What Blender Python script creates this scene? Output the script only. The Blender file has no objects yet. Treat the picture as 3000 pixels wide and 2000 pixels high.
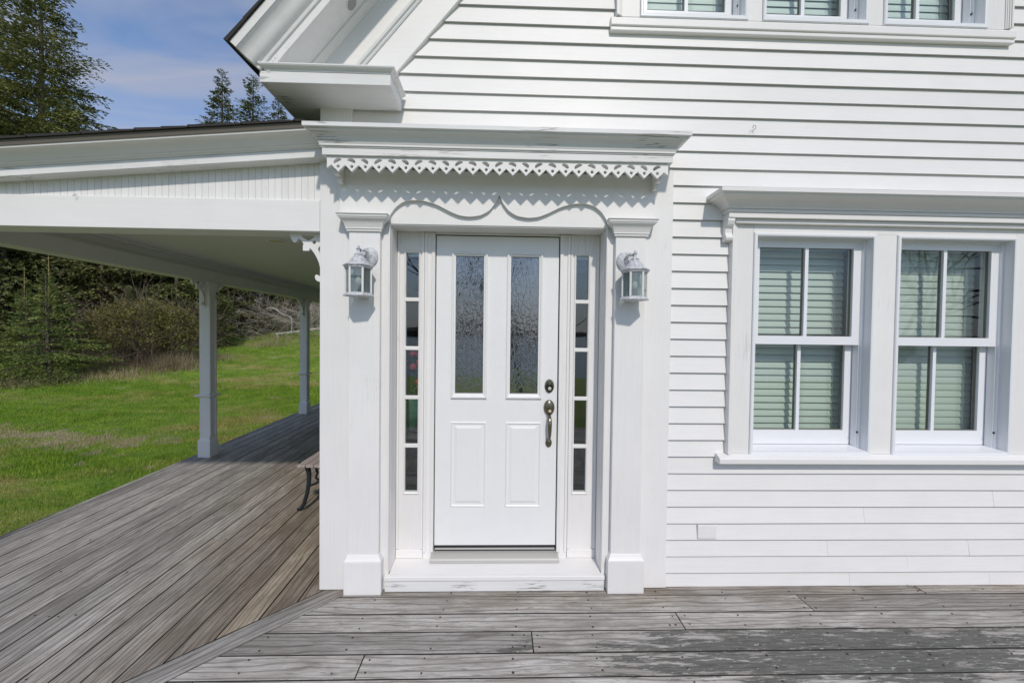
import bpy, bmesh, math, random
import numpy as np
from mathutils import Vector, Matrix, noise as mnoise

S = bpy.context.scene
COL = S.collection
rad = math.radians
random.seed(7)

# ------------------------------------------------------------------ camera
cam_d = bpy.data.cameras.new('camera')
cam_d.sensor_width = 36.0
cam_d.lens = 14.0
cam_d.clip_start = 0.05
cam_d.clip_end = 4000.0
cam = bpy.data.objects.new('camera', cam_d)
COL.objects.link(cam)
yaw, pit, rol = 0.0279, 0.0207, 0.0119
fwd = Vector((math.sin(yaw)*math.cos(pit), math.cos(yaw)*math.cos(pit), -math.sin(pit)))
rgt = Vector((math.cos(yaw), -math.sin(yaw), 0))
upv = rgt.cross(fwd)
r2 = rgt*math.cos(rol) + upv*math.sin(rol)
u2 = -rgt*math.sin(rol) + upv*math.cos(rol)
cam.matrix_world = Matrix(((r2.x, u2.x, -fwd.x, 0.0), (r2.y, u2.y, -fwd.y, -2.459), (r2.z, u2.z, -fwd.z, 1.6), (0, 0, 0, 1)))
S.camera = cam

# ------------------------------------------------------------------ world, sun, exposure
SUN = Vector((0.17, -1.0, 0.92)).normalized()
W = bpy.data.worlds.new('World')
S.world = W
W.use_nodes = True
wn, wl = W.node_tree.nodes, W.node_tree.links
wn.clear()
w_out = wn.new('ShaderNodeOutputWorld')
w_bg = wn.new('ShaderNodeBackground')
w_bg.inputs['Strength'].default_value = 0.12
sky = wn.new('ShaderNodeTexSky')
sky.sky_type = 'NISHITA'
sky.sun_disc = False
sky.sun_elevation = math.asin(SUN.z)
sky.sun_rotation = math.atan2(SUN.x, SUN.y)
sky.air_density = 1.0
sky.dust_density = 0.6
sky.ozone_density = 2.0
# thin streaky cirrus, laid on a plane high above
tc = wn.new('ShaderNodeTexCoord')
sep = wn.new('ShaderNodeSeparateXYZ')
wl.new(tc.outputs['Generated'], sep.inputs[0])
zc = wn.new('ShaderNodeMath'); zc.operation = 'MAXIMUM'; zc.inputs[1].default_value = 0.06
wl.new(sep.outputs['Z'], zc.inputs[0])
dx = wn.new('ShaderNodeMath'); dx.operation = 'DIVIDE'
dy = wn.new('ShaderNodeMath'); dy.operation = 'DIVIDE'
wl.new(sep.outputs['X'], dx.inputs[0]); wl.new(zc.outputs[0], dx.inputs[1])
wl.new(sep.outputs['Y'], dy.inputs[0]); wl.new(zc.outputs[0], dy.inputs[1])
comb = wn.new('ShaderNodeCombineXYZ')
wl.new(dx.outputs[0], comb.inputs[0]); wl.new(dy.outputs[0], comb.inputs[1])
wmap = wn.new('ShaderNodeMapping')
wmap.inputs['Rotation'].default_value = (0, 0, rad(35))
wmap.inputs['Scale'].default_value = (0.75, 1.9, 1.0)
wl.new(comb.outputs[0], wmap.inputs[0])
wno = wn.new('ShaderNodeTexNoise')
wno.inputs['Scale'].default_value = 1.7
wno.inputs['Detail'].default_value = 5.0
wno.inputs['Roughness'].default_value = 0.5
wno.inputs['Distortion'].default_value = 0.6
wl.new(wmap.outputs[0], wno.inputs['Vector'])
wr = wn.new('ShaderNodeValToRGB')
wr.color_ramp.elements[0].position = 0.31; wr.color_ramp.elements[0].color = (0, 0, 0, 1)
wr.color_ramp.elements[1].position = 0.70; wr.color_ramp.elements[1].color = (0.8, 0.8, 0.8, 1)
wl.new(wno.outputs[0], wr.inputs[0])
# the veil thickens towards the horizon
hz = wn.new('ShaderNodeMapRange'); hz.interpolation_type = 'SMOOTHSTEP'
hz.inputs['From Min'].default_value = 0.0; hz.inputs['From Max'].default_value = 0.30
hz.inputs['To Min'].default_value = 0.85; hz.inputs['To Max'].default_value = 0.0
wl.new(sep.outputs['Z'], hz.inputs['Value'])
wmx = wn.new('ShaderNodeMath'); wmx.operation = 'MAXIMUM'
wl.new(wr.outputs[0], wmx.inputs[0]); wl.new(hz.outputs[0], wmx.inputs[1])
wmix = wn.new('ShaderNodeMix'); wmix.data_type = 'RGBA'
wmix.inputs['B'].default_value = (2.95, 3.1, 3.75, 1)
wl.new(wmx.outputs[0], wmix.inputs['Factor'])
wtint = wn.new('ShaderNodeMix'); wtint.data_type = 'RGBA'; wtint.blend_type = 'MULTIPLY'
wtint.inputs['Factor'].default_value = 1.0
wtint.inputs['B'].default_value = (0.90, 0.99, 1.11, 1)
wl.new(sky.outputs[0], wtint.inputs['A'])
wl.new(wtint.outputs['Result'], wmix.inputs['A'])
wl.new(wmix.outputs['Result'], w_bg.inputs['Color'])
wl.new(w_bg.outputs[0], w_out.inputs[0])

sun_d = bpy.data.lights.new('sun', 'SUN')
sun_d.energy = 2.0
sun_d.angle = rad(2.2)
sun_d.color = (1.0, 0.93, 0.84)
sun_o = bpy.data.objects.new('sun', sun_d)
COL.objects.link(sun_o)
sun_o.rotation_euler = SUN.to_track_quat('Z', 'Y').to_euler()
sun_o.location = (3, -8, 8)

S.view_settings.view_transform = 'Standard'
S.view_settings.look = 'None'
S.view_settings.exposure = 0.30
S.view_settings.gamma = 1.0
S.view_settings.use_curve_mapping = False
S.render.engine = 'CYCLES'
S.cycles.use_denoising = True
S.cycles.max_bounces = 8
S.cycles.transparent_max_bounces = 16
S.cycles.caustics_reflective = False
S.cycles.caustics_refractive = False

# ------------------------------------------------------------------ material helpers
class NT:
    def __init__(self, name):
        self.m = bpy.data.materials.new(name)
        self.m.use_nodes = True
        self.t = self.m.node_tree
        self.n = self.t.nodes
        self.bsdf = self.n['Principled BSDF']
        self.out = self.n['Material Output']
    def node(self, ty, **kw):
        nd = self.n.new(ty)
        for k, v in kw.items():
            if k.startswith('i_'):
                nd.inputs[k[2:]].default_value = v
            else:
                setattr(nd, k, v)
        return nd
    def link(self, a, b):
        self.t.links.new(a, b)
    def coords(self, which='Object', scale=(1, 1, 1), offset=None):
        c = self.node('ShaderNodeTexCoord')
        mp = self.node('ShaderNodeMapping')
        mp.inputs['Scale'].default_value = scale
        self.link(c.outputs[which], mp.inputs[0])
        if offset is not None:
            self.link(offset, mp.inputs['Location'])
        return mp.outputs[0]
    def noise(self, vec, scale, detail=4, rough=0.55, dist=0.0):
        nd = self.node('ShaderNodeTexNoise')
        nd.inputs['Scale'].default_value = scale
        nd.inputs['Detail'].default_value = detail
        nd.inputs['Roughness'].default_value = rough
        nd.inputs['Distortion'].default_value = dist
        self.link(vec, nd.inputs['Vector'])
        return nd.outputs[0]
    def ramp(self, fac, stops):
        nd = self.node('ShaderNodeValToRGB')
        el = nd.color_ramp.elements
        while len(el) < len(stops):
            el.new(0.5)
        for e, (p, c) in zip(el, stops):
            e.position = p
            e.color = (c, c, c, 1) if not hasattr(c, '__len__') else (*c, 1)
        self.link(fac, nd.inputs[0])
        return nd.outputs[0]
    def mix(self, fac, a, b, mode='MIX'):
        nd = self.node('ShaderNodeMix', data_type='RGBA', blend_type=mode)
        for key, v in (('Factor', fac), ('A', a), ('B', b)):
            if hasattr(v, 'links') or hasattr(v, 'is_linked'):
                self.link(v, nd.inputs[key])
            elif hasattr(v, '__len__'):
                nd.inputs[key].default_value = (*v, 1)
            else:
                nd.inputs[key].default_value = v
        return nd.outputs['Result']
    def math(self, op, a, b=0.0):
        nd = self.node('ShaderNodeMath', operation=op)
        for k, v in ((0, a), (1, b)):
            if hasattr(v, 'is_linked'):
                self.link(v, nd.inputs[k])
            else:
                nd.inputs[k].default_value = v
        return nd.outputs[0]
    def rand(self):
        return self.node('ShaderNodeObjectInfo').outputs['Random']
    def bump(self, h, strength, dist=0.01):
        nd = self.node('ShaderNodeBump')
        nd.inputs['Strength'].default_value = strength
        nd.inputs['Distance'].default_value = dist
        self.link(h, nd.inputs['Height'])
        self.link(nd.outputs[0], self.bsdf.inputs['Normal'])
    def base(self, c):
        if hasattr(c, 'is_linked'):
            self.link(c, self.bsdf.inputs['Base Color'])
        else:
            self.bsdf.inputs['Base Color'].default_value = (*c, 1)
    def set(self, **kw):
        for k, v in kw.items():
            self.bsdf.inputs[k.replace('_', ' ')].default_value = v

M = {}

def simple(name, col, rough=0.5, metal=0.0, bump=None):
    t = NT(name)
    t.base(col)
    t.set(Roughness=rough, Metallic=metal)
    if bump:
        t.bump(t.noise(t.coords(), bump[0], 4), bump[1], 0.004)
    M[name] = t.m
    return t.m

def paint(name, col, axis='x', peel=0.0, dirt=0.35, rough=0.5):
    """house paint: brush grain along the piece, faint grime, optional hairline cracks showing grey wood"""
    t = NT(name)
    rnd = t.rand()
    off = t.node('ShaderNodeCombineXYZ')
    t.link(t.math('MULTIPLY', rnd, 37.0), off.inputs[0])
    t.link(t.math('MULTIPLY', rnd, 11.0), off.inputs[2])
    sc = {'x': (1.2, 30, 30), 'z': (30, 30, 1.2), 'n': (6, 6, 6)}[axis]
    grain = t.noise(t.coords('Object', sc, off.outputs[0]), 3.0, 5, 0.65)
    blot = t.noise(t.coords('Object', (1, 1, 1), off.outputs[0]), 2.3, 5, 0.6)
    k = dirt
    tone = t.ramp(blot, [(0.25, 1.0 - 0.10*k), (0.6, 1.0)])
    tone2 = t.ramp(grain, [(0.2, 1.0 - 0.09*k), (0.55, 1.0)])
    each = t.ramp(rnd, [(0.0, 0.955), (1.0, 1.0)])
    c = t.mix(1.0, col, tone, 'MULTIPLY')
    c = t.mix(1.0, c, tone2, 'MULTIPLY')
    c = t.mix(1.0, c, each, 'MULTIPLY')
    if peel > 0:
        scp = {'x': (1.3, 34, 34), 'z': (34, 34, 1.3), 'n': (9, 9, 9)}[axis]
        cr = t.noise(t.coords('Object', scp, off.outputs[0]), 1.1, 4, 0.55, 0.5)
        zone = t.noise(t.coords('Object', (1, 1, 1), off.outputs[0]), 2.6, 3, 0.5)
        m1 = t.ramp(t.math('ABSOLUTE', t.math('SUBTRACT', cr, 0.5)), [(0.004 + 0.006*peel, 1.0), (0.010 + 0.010*peel, 0.0)])
        m2 = t.ramp(zone, [(0.62 - 0.10*peel, 0.0), (0.68 - 0.08*peel, 1.0)])
        mk = t.math('MULTIPLY', m1, m2)
        mk = t.math('MULTIPLY', mk, 0.3 + 0.5*peel)
        c = t.mix(mk, c, (0.22, 0.21, 0.19))
    t.base(c)
    t.set(Roughness=rough)
    t.bump(t.math('ADD', t.math('MULTIPLY', grain, 0.5), t.math('MULTIPLY', blot, 0.8)), 0.12, 0.006)
    M[name] = t.m
    return t.m

WHITE = (0.815, 0.80, 0.78)
paint('white_clapboard_paint', WHITE, 'x', 0.0, 0.55, 0.5)
paint('white_trim_paint', WHITE, 'x', 0.0, 0.5, 0.45)
paint('white_upright_paint', WHITE, 'z', 0.02, 0.6, 0.45)
paint('weathered_white_paint', (0.79, 0.79, 0.78), 'x', 1.0, 1.0, 0.6)
paint('peeling_rake_paint', (0.78, 0.78, 0.77), 'n', 0.25, 1.0, 0.6)
paint('door_paint', (0.80, 0.80, 0.79), 'n', 0.0, 0.3, 0.35)
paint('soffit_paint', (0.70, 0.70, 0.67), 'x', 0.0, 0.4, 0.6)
simple('white_vinyl', (0.78, 0.79, 0.81), 0.32)
simple('lap_shade', (0.40, 0.39, 0.37), 0.8)
simple('plank_side_dark', (0.035, 0.032, 0.028), 0.95)
simple('dark_seal', (0.02, 0.02, 0.02), 0.7)
simple('brass_spacer', (0.11, 0.085, 0.06), 0.5)
simple('roof_shingle_felt', (0.03, 0.027, 0.025), 0.9, 0.0, (60, 0.6))
simple('drip_edge_brown', (0.14, 0.12, 0.095), 0.55)
simple('aged_brass', (0.24, 0.215, 0.16), 0.26, 1.0)
simple('dark_brass', (0.05, 0.045, 0.035), 0.35, 1.0)
simple('threshold_metal', (0.50, 0.49, 0.46), 0.5, 0.25)
simple('cast_iron', (0.025, 0.03, 0.035), 0.45, 0.3, (80, 0.3))
simple('wire_steel', (0.20, 0.19, 0.17), 0.45, 0.8)
simple('nail_rust', (0.05, 0.028, 0.018), 0.8)
simple('interior_wall', (0.50, 0.48, 0.44), 0.8)
simple('interior_dark', (0.10, 0.085, 0.07), 0.7)
simple('flower_red', (0.55, 0.03, 0.06), 0.6)
simple('flower_leaf', (0.05, 0.13, 0.09), 0.6)
simple('vase_teal', (0.10, 0.25, 0.24), 0.3)
simple('lamp_lens', (0.62, 0.52, 0.33), 0.5)
simple('bulb_white', (0.8, 0.78, 0.72), 0.4)
# blinds: pale green painted slats
simple('blind_slat', (0.53, 0.575, 0.54), 0.45)
simple('sky_glare_slat', (0.70, 0.76, 0.74), 0.45)  # upstairs slats paler: sky reflection on their panes put into the colour
simple('blind_cord', (0.55, 0.58, 0.54), 0.7)

# lantern: white metal with grey antiquing in the hollows
t = NT('antiqued_white_metal')
g = t.noise(t.coords('Object', (1, 1, 1)), 95, 5, 0.7, 0.8)
t.base(t.ramp(g, [(0.37, (0.22, 0.225, 0.24)), (0.46, (0.50, 0.51, 0.54)), (0.60, (0.66, 0.66, 0.69))]))
t.set(Roughness=0.5)
t.bump(g, 0.9, 0.004)
M['antiqued_white_metal'] = t.m

def glass(name, tint, rough=0.0, bump=None, refl=1.0, milk=0.0):
    t = NT(name)
    t.n.remove(t.bsdf)
    tr = t.node('ShaderNodeBsdfTransparent')
    tr.inputs[0].default_value = (*tint, 1)
    gl = t.node('ShaderNodeBsdfGlossy')
    gl.inputs['Roughness'].default_value = rough
    # Schlick reflectance, the same from both faces of the pane
    geo = t.node('ShaderNodeNewGeometry')
    dt = t.node('ShaderNodeVectorMath', operation='DOT_PRODUCT')
    t.link(geo.outputs['Incoming'], dt.inputs[0])
    t.link(geo.outputs['Normal'], dt.inputs[1])
    mx = t.node('ShaderNodeMixShader')
    c1 = t.math('SUBTRACT', 1.0, t.math('ABSOLUTE', dt.outputs['Value']))
    f = t.math('ADD', 0.04*refl, t.math('MULTIPLY', 1.0 - 0.04*refl, t.math('POWER', c1, 5.0)))
    f = t.math('MINIMUM', f, 1.0)
    t.link(f, mx.inputs[0])
    if milk > 0:
        df = t.node('ShaderNodeBsdfDiffuse')
        df.inputs[0].default_value = (0.75, 0.8, 0.78, 1)
        m0 = t.node('ShaderNodeMixShader'); m0.inputs[0].default_value = milk
        t.link(tr.outputs[0], m0.inputs[1]); t.link(df.outputs[0], m0.inputs[2])
        t.link(m0.outputs[0], mx.inputs[1])
    else:
        t.link(tr.outputs[0], mx.inputs[1])
    t.link(gl.outputs[0], mx.inputs[2])
    t.link(mx.outputs[0], t.out.inputs[0])
    if bump:
        b = t.node('ShaderNodeBump')
        b.inputs['Strength'].default_value = bump[1]
        b.inputs['Distance'].default_value = bump[2]
        if bump[3] == 'chip':
            v = t.node('ShaderNodeTexVoronoi', feature='DISTANCE_TO_EDGE')
            v.inputs['Scale'].default_value = bump[0]
            wv = t.coords('Object', (1, 1, 0.55))
            nz = t.node('ShaderNodeTexNoise'); nz.inputs['Scale'].default_value = 22; nz.inputs['Detail'].default_value = 3
            t.link(wv, nz.inputs['Vector'])
            va = t.node('ShaderNodeVectorMath', operation='MULTIPLY_ADD')
            va.inputs[1].default_value = (0.05, 0.05, 0.05)
            t.link(nz.outputs['Color'], va.inputs[0]); t.link(wv, va.inputs[2])
            t.link(va.outputs[0], v.inputs['Vector'])
            h = t.math('ADD', t.ramp(v.outputs[0], [(0.0, 0.0), (0.16, 1.0)]), t.math('MULTIPLY', t.noise(t.coords(), 30, 3), 0.9))
        else:
            h = t.noise(t.coords(), bump[0], 2)
        t.link(h, b.inputs['Height'])
        t.link(b.outputs[0], gl.inputs['Normal'])
    M[name] = t.m

glass('window_glass', (0.955, 0.985, 0.965), 0.0, (2.5, 0.06, 0.02, 'wave'), 1.5)
glass('sidelight_glass', (0.86, 0.91, 0.90), 0.0, (3.0, 0.05, 0.02, 'wave'), 2.8)
glass('chipped_door_glass', (0.60, 0.63, 0.65), 0.01, (34, 0.075, 0.003, 'chip'), 6.5, 0.03)
glass('lantern_glass', (0.80, 0.84, 0.83), 0.0, None, 2.0, 0.06)

# weathered decking: grain runs along the board (local x)
def decking(name, warm):
    t = NT(name)
    rnd = t.rand()
    off = t.node('ShaderNodeCombineXYZ')
    t.link(t.math('MULTIPLY', rnd, 53.0), off.inputs[0])
    t.link(t.math('MULTIPLY', rnd, 17.0), off.inputs[1])
    v1 = t.coords('Object', (1.0, 7.5, 7), off.outputs[0])
    warp = t.node('ShaderNodeTexNoise'); warp.inputs['Scale'].default_value = 1.6; warp.inputs['Detail'].default_value = 3
    t.link(v1, warp.inputs['Vector'])
    rings = t.node('ShaderNodeTexWave', wave_type='BANDS', bands_direction='Y')
    rings.inputs['Scale'].default_value = 1.3
    rings.inputs['Distortion'].default_value = 11.0
    rings.inputs['Detail'].default_value = 2.5
    rings.inputs['Detail Scale'].default_value = 0.9
    t.link(v1, rings.inputs['Vector'])
    fine = t.noise(t.coords('Object', (8, 95, 60), off.outputs[0]), 1.0, 6, 0.75, 0.6)
    streak = t.noise(t.coords('Object', (2.6, 14, 10), off.outputs[0]), 1.0, 7, 0.68, 1.2)
    blot = t.noise(t.coords('Object', (1.3, 3.2, 3), off.outputs[0]), 1.5, 5, 0.65)
    c = t.ramp(streak, [(0.26, (0.25, 0.232, 0.208)), (0.47, (0.405, 0.385, 0.355)), (0.70, (0.60, 0.58, 0.55))])
    c = t.mix(t.ramp(rings.outputs[1] if len(rings.outputs) > 1 else rings.outputs[0], [(0.08, 0.62), (0.24, 0.0)]), c, (0.15, 0.132, 0.115))
    c = t.mix(t.ramp(fine, [(0.38, 0.62), (0.46, 0.0)]), c, (0.10, 0.088, 0.076))
    c = t.mix(t.ramp(blot, [(0.30, 0.62), (0.56, 0.0)]), c, (0.20, 0.18, 0.155))
    each = t.ramp(rnd, [(0.0, 0.72), (0.5, 0.95), (1.0, 1.16)])
    c = t.mix(1.0, c, each, 'MULTIPLY')
    geo = t.node('ShaderNodeNewGeometry')
    sp = t.node('ShaderNodeSeparateXYZ'); t.link(geo.outputs['Position'], sp.inputs[0])
    wob = t.node('ShaderNodeTexNoise'); wob.inputs['Scale'].default_value = 1.7; wob.inputs['Detail'].default_value = 6; wob.inputs['Roughness'].default_value = 0.65
    t.link(geo.outputs['Position'], wob.inputs['Vector'])
    wv = t.math('SUBTRACT', wob.outputs[0], 0.5)
    # brown wood by the walls; on the side deck, house shade painted in
    if warm:
        d = t.math('ADD', sp.outputs['X'], 2.35)
        d = t.math('ADD', d, t.math('MULTIPLY', sp.outputs['Y'], 0.25))
    else:
        d = t.math('ADD', t.math('MULTIPLY', sp.outputs['Y'], 2.4), 0.50)
    d = t.math('ADD', d, t.math('MULTIPLY', wv, 1.5))
    c = t.mix(t.ramp(d, [(0.0, 0.12 if warm else 0.0), (0.9, 0.85)]), c, t.mix(1.0, c, (0.70, 0.585, 0.44), 'MULTIPLY'))
    # grey-green mildew with worn pale scuffs on the boards before the window
    ex = t.math('DIVIDE', t.math('SUBTRACT', sp.outputs['X'], 1.85), 1.45)
    ey = t.math('DIVIDE', t.math('ADD', sp.outputs['Y'], 0.58), 0.24)
    rr = t.math('ADD', t.math('MULTIPLY', ex, ex), t.math('MULTIPLY', ey, ey))
    scv = t.node('ShaderNodeTexNoise'); scv.inputs['Scale'].default_value = 1.0; scv.inputs['Detail'].default_value = 7; scv.inputs['Roughness'].default_value = 0.72
    mpp = t.node('ShaderNodeMapping'); mpp.inputs['Scale'].default_value = (4, 26, 1)
    t.link(geo.outputs['Position'], mpp.inputs[0]); t.link(mpp.outputs[0], scv.inputs['Vector'])
    rr = t.math('ADD', rr, t.math('MULTIPLY', t.math('SUBTRACT', scv.outputs[0], 0.5), 6.0))
    rr = t.math('ADD', rr, t.math('MULTIPLY', t.math('SUBTRACT', rnd, 0.75), 1.3))
    mil = t.ramp(rr, [(0.42, 0.88), (0.72, 0.0)])
    c = t.mix(mil, c, t.mix(t.ramp(fine, [(0.35, 0.0), (0.6, 1.0)]), (0.05, 0.053, 0.046), (0.125, 0.125, 0.112)))
    fl = t.node('ShaderNodeTexNoise'); fl.inputs['Scale'].default_value = 1.0; fl.inputs['Detail'].default_value = 5; fl.inputs['Roughness'].default_value = 0.75
    mp3 = t.node('ShaderNodeMapping'); mp3.inputs['Scale'].default_value = (16, 60, 1)
    t.link(geo.outputs['Position'], mp3.inputs[0]); t.link(mp3.outputs[0], fl.inputs['Vector'])
    c = t.mix(t.math('MULTIPLY', t.ramp(fl.outputs[0], [(0.60, 0.0), (0.63, 0.85)]), t.ramp(rr, [(0.2, 1.0), (1.6, 0.0)])), c, (0.50, 0.50, 0.48))
    t.base(c)
    t.set(Roughness=0.78)
    t.bump(t.math('ADD', t.math('MULTIPLY', fine, 1.0), t.math('MULTIPLY', streak, 0.6)), 0.55, 0.004)
    M[name] = t.m

decking('weathered_deck_front', False)
decking('weathered_deck_side', True)

def plainwood(name, a, b):
    t = NT(name)
    gr = t.noise(t.coords('Object', (40, 3, 40)), 1.0, 5, 0.65, 0.3)
    t.base(t.ramp(gr, [(0.3, a), (0.65, b)]))
    t.set(Roughness=0.7)
    t.bump(gr, 0.3, 0.003)
    M[name] = t.m
plainwood('bench_wood', (0.25, 0.20, 0.18), (0.42, 0.36, 0.34))
plainwood('raw_framing', (0.16, 0.14, 0.12), (0.24, 0.21, 0.18))

def bark(name, a, b, sc=(9, 9, 2.5)):
    t = NT(name)
    n1 = t.noise(t.coords('Object', sc), 1.6, 6, 0.7, 0.3)
    t.base(t.ramp(n1, [(0.33, a), (0.62, b)]))
    t.set(Roughness=0.9)
    t.bump(n1, 0.8, 0.03)
    M[name] = t.m
bark('spruce_bark', (0.05, 0.04, 0.03), (0.16, 0.13, 0.10))
bark('golden_leader', (0.16, 0.13, 0.05), (0.38, 0.32, 0.14))
bark('grey_bark', (0.09, 0.08, 0.07), (0.33, 0.30, 0.27))
bark('birch_bark', (0.40, 0.38, 0.35), (0.68, 0.66, 0.63), (4, 4, 14))
bark('brown_twig', (0.07, 0.05, 0.036), (0.20, 0.15, 0.11))
bark('pale_twig', (0.24, 0.21, 0.17), (0.42, 0.38, 0.32))
bark('bare_bark', (0.03, 0.026, 0.022), (0.08, 0.07, 0.06))

def foliage(name, cols, trans=0.25, sc=1.4):
    t = NT(name)
    geo = t.node('ShaderNodeNewGeometry')
    mp = t.node('ShaderNodeMapping')
    mp.inputs['Scale'].default_value = (1, 1, 1)
    t.link(geo.outputs['Position'], mp.inputs[0])
    n1 = t.noise(mp.outputs[0], sc, 4, 0.7)
    n2 = t.noise(mp.outputs[0], sc*9, 2, 0.5)
    v = t.math('ADD', t.math('MULTIPLY', n1, 0.55), t.math('MULTIPLY', n2, 0.45))
    c = t.ramp(v, [(0.36, cols[0]), (0.50, cols[1]), (0.62, cols[2])])
    each = t.ramp(t.rand(), [(0.0, 0.82), (1.0, 1.12)])
    c = t.mix(1.0, c, each, 'MULTIPLY')
    t.base(c)
    t.set(Roughness=0.65)
    tl = t.node('ShaderNodeBsdfTranslucent')
    t.link(c, tl.inputs[0])
    mx = t.node('ShaderNodeMixShader'); mx.inputs[0].default_value = trans
    t.link(t.bsdf.outputs[0], mx.inputs[1]); t.link(tl.outputs[0], mx.inputs[2])
    t.link(mx.outputs[0], t.out.inputs[0])
    M[name] = t.m
foliage('old_spruce_needles', [(0.045, 0.060, 0.016), (0.125, 0.142, 0.036), (0.28, 0.275, 0.075)])
foliage('dark_spruce_needles', [(0.035, 0.048, 0.014), (0.10, 0.125, 0.032), (0.21, 0.22, 0.06)])
foliage('young_spruce_needles', [(0.045, 0.075, 0.016), (0.115, 0.16, 0.034), (0.27, 0.30, 0.075)], 0.25, 2.5)
foliage('bush_leaves', [(0.10, 0.095, 0.024), (0.20, 0.185, 0.045), (0.31, 0.285, 0.08)], 0.3, 2.0)
foliage('wood_needles', [(0.040, 0.048, 0.016), (0.11, 0.12, 0.034), (0.22, 0.21, 0.07)])
foliage('dry_grass', [(0.26, 0.20, 0.11), (0.38, 0.31, 0.18), (0.48, 0.41, 0.26)], 0.2, 2.0)

def lawnmat(name, blade):
    t = NT(name)
    geo = t.node('ShaderNodeNewGeometry')
    p = geo.outputs['Position']
    mp = t.node('ShaderNodeMapping'); mp.inputs['Scale'].default_value = (0.55, 1.0, 0.0)
    t.link(p, mp.inputs[0])
    mp2 = t.node('ShaderNodeMapping'); mp2.inputs['Scale'].default_value = (1, 1, 0)
    t.link(p, mp2.inputs[0])
    big = t.noise(mp.outputs[0], 0.55, 5, 0.62, 0.3)
    med = t.noise(mp2.outputs[0], 2.4, 5, 0.7)
    fine = t.noise(mp2.outputs[0], 30, 3, 0.7)
    green = t.ramp(t.math('ADD', t.math('MULTIPLY', fine, 0.5), t.math('MULTIPLY', med, 0.5)),
                   [(0.36, (0.090, 0.180, 0.010)), (0.50, (0.185, 0.315, 0.020)), (0.64, (0.34, 0.43, 0.050))])
    olive = t.ramp(t.math('ADD', t.math('MULTIPLY', fine, 0.6), t.math('MULTIPLY', med, 0.4)),
                   [(0.36, (0.19, 0.19, 0.03)), (0.5, (0.35, 0.315, 0.085)), (0.64, (0.56, 0.48, 0.22))])
    c = t.mix(t.ramp(big, [(0.49, 0.0), (0.60, 0.85)]), green, olive)
    flk = t.noise(mp2.outputs[0], 17, 3, 0.7)
    c = t.mix(t.math('MULTIPLY', t.ramp(flk, [(0.60, 0.0), (0.66, 0.8)]), t.ramp(big, [(0.36, 0.2), (0.56, 1.0)])), c, (0.50, 0.43, 0.25))
    # a bare, sandy track across the lawn
    sp = t.node('ShaderNodeSeparateXYZ'); t.link(p, sp.inputs[0])
    yy = t.math('SUBTRACT', sp.outputs['Y'], t.math('ADD', 4.9, t.math('MULTIPLY', t.math('ADD', sp.outputs['X'], 8.0), -0.10)))
    yy = t.math('ABSOLUTE', yy)
    yy = t.math('ADD', t.math('SUBTRACT', yy, 0.05), t.math('MULTIPLY', t.math('SUBTRACT', med, 0.5), 3.2))
    lf = t.math('ADD', t.math('MULTIPLY', t.math('ADD', sp.outputs['X'], 6.6), 0.55), yy)
    soil = t.ramp(fine, [(0.35, (0.30, 0.235, 0.14)), (0.6, (0.56, 0.47, 0.31))])
    tr = t.ramp(t.math('MAXIMUM', lf, yy), [(0.05, 0.85), (0.55, 0.0)])
    c = t.mix(tr, c, soil)
    sm = t.noise(mp.outputs[0], 1.9, 4, 0.6, 0.4)
    c = t.mix(t.ramp(sm, [(0.63, 0.0), (0.69, 0.75)]), c, soil)
    t.base(c)
    t.set(Roughness=0.85)
    if not blade:
        t.bump(t.math('ADD', fine, t.math('MULTIPLY', t.noise(mp2.outputs[0], 90, 2), 0.8)), 1.0, 0.04)
    else:
        tl = t.node('ShaderNodeBsdfTranslucent')
        t.link(c, tl.inputs[0])
        mx = t.node('ShaderNodeMixShader'); mx.inputs[0].default_value = 0.3
        t.link(t.bsdf.outputs[0], mx.inputs[1]); t.link(tl.outputs[0], mx.inputs[2])
        t.link(mx.outputs[0], t.out.inputs[0])
    M[name] = t.m
lawnmat('lawn_ground', False)
lawnmat('lawn_blades', True)

t = NT('sea_water')
t.base((0.03, 0.06, 0.08)); t.set(Roughness=0.15)
t.bump(t.noise(t.coords('Object', (1, 1, 1)), 0.8, 4), 0.5, 0.3)
M['sea_water'] = t.m
simple('shore_forest', (0.03, 0.035, 0.025), 0.9)

# ------------------------------------------------------------------ geometry helpers
ORG = {}      # world origin of every object that can be a parent (none is rotated when parts are added)

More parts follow.
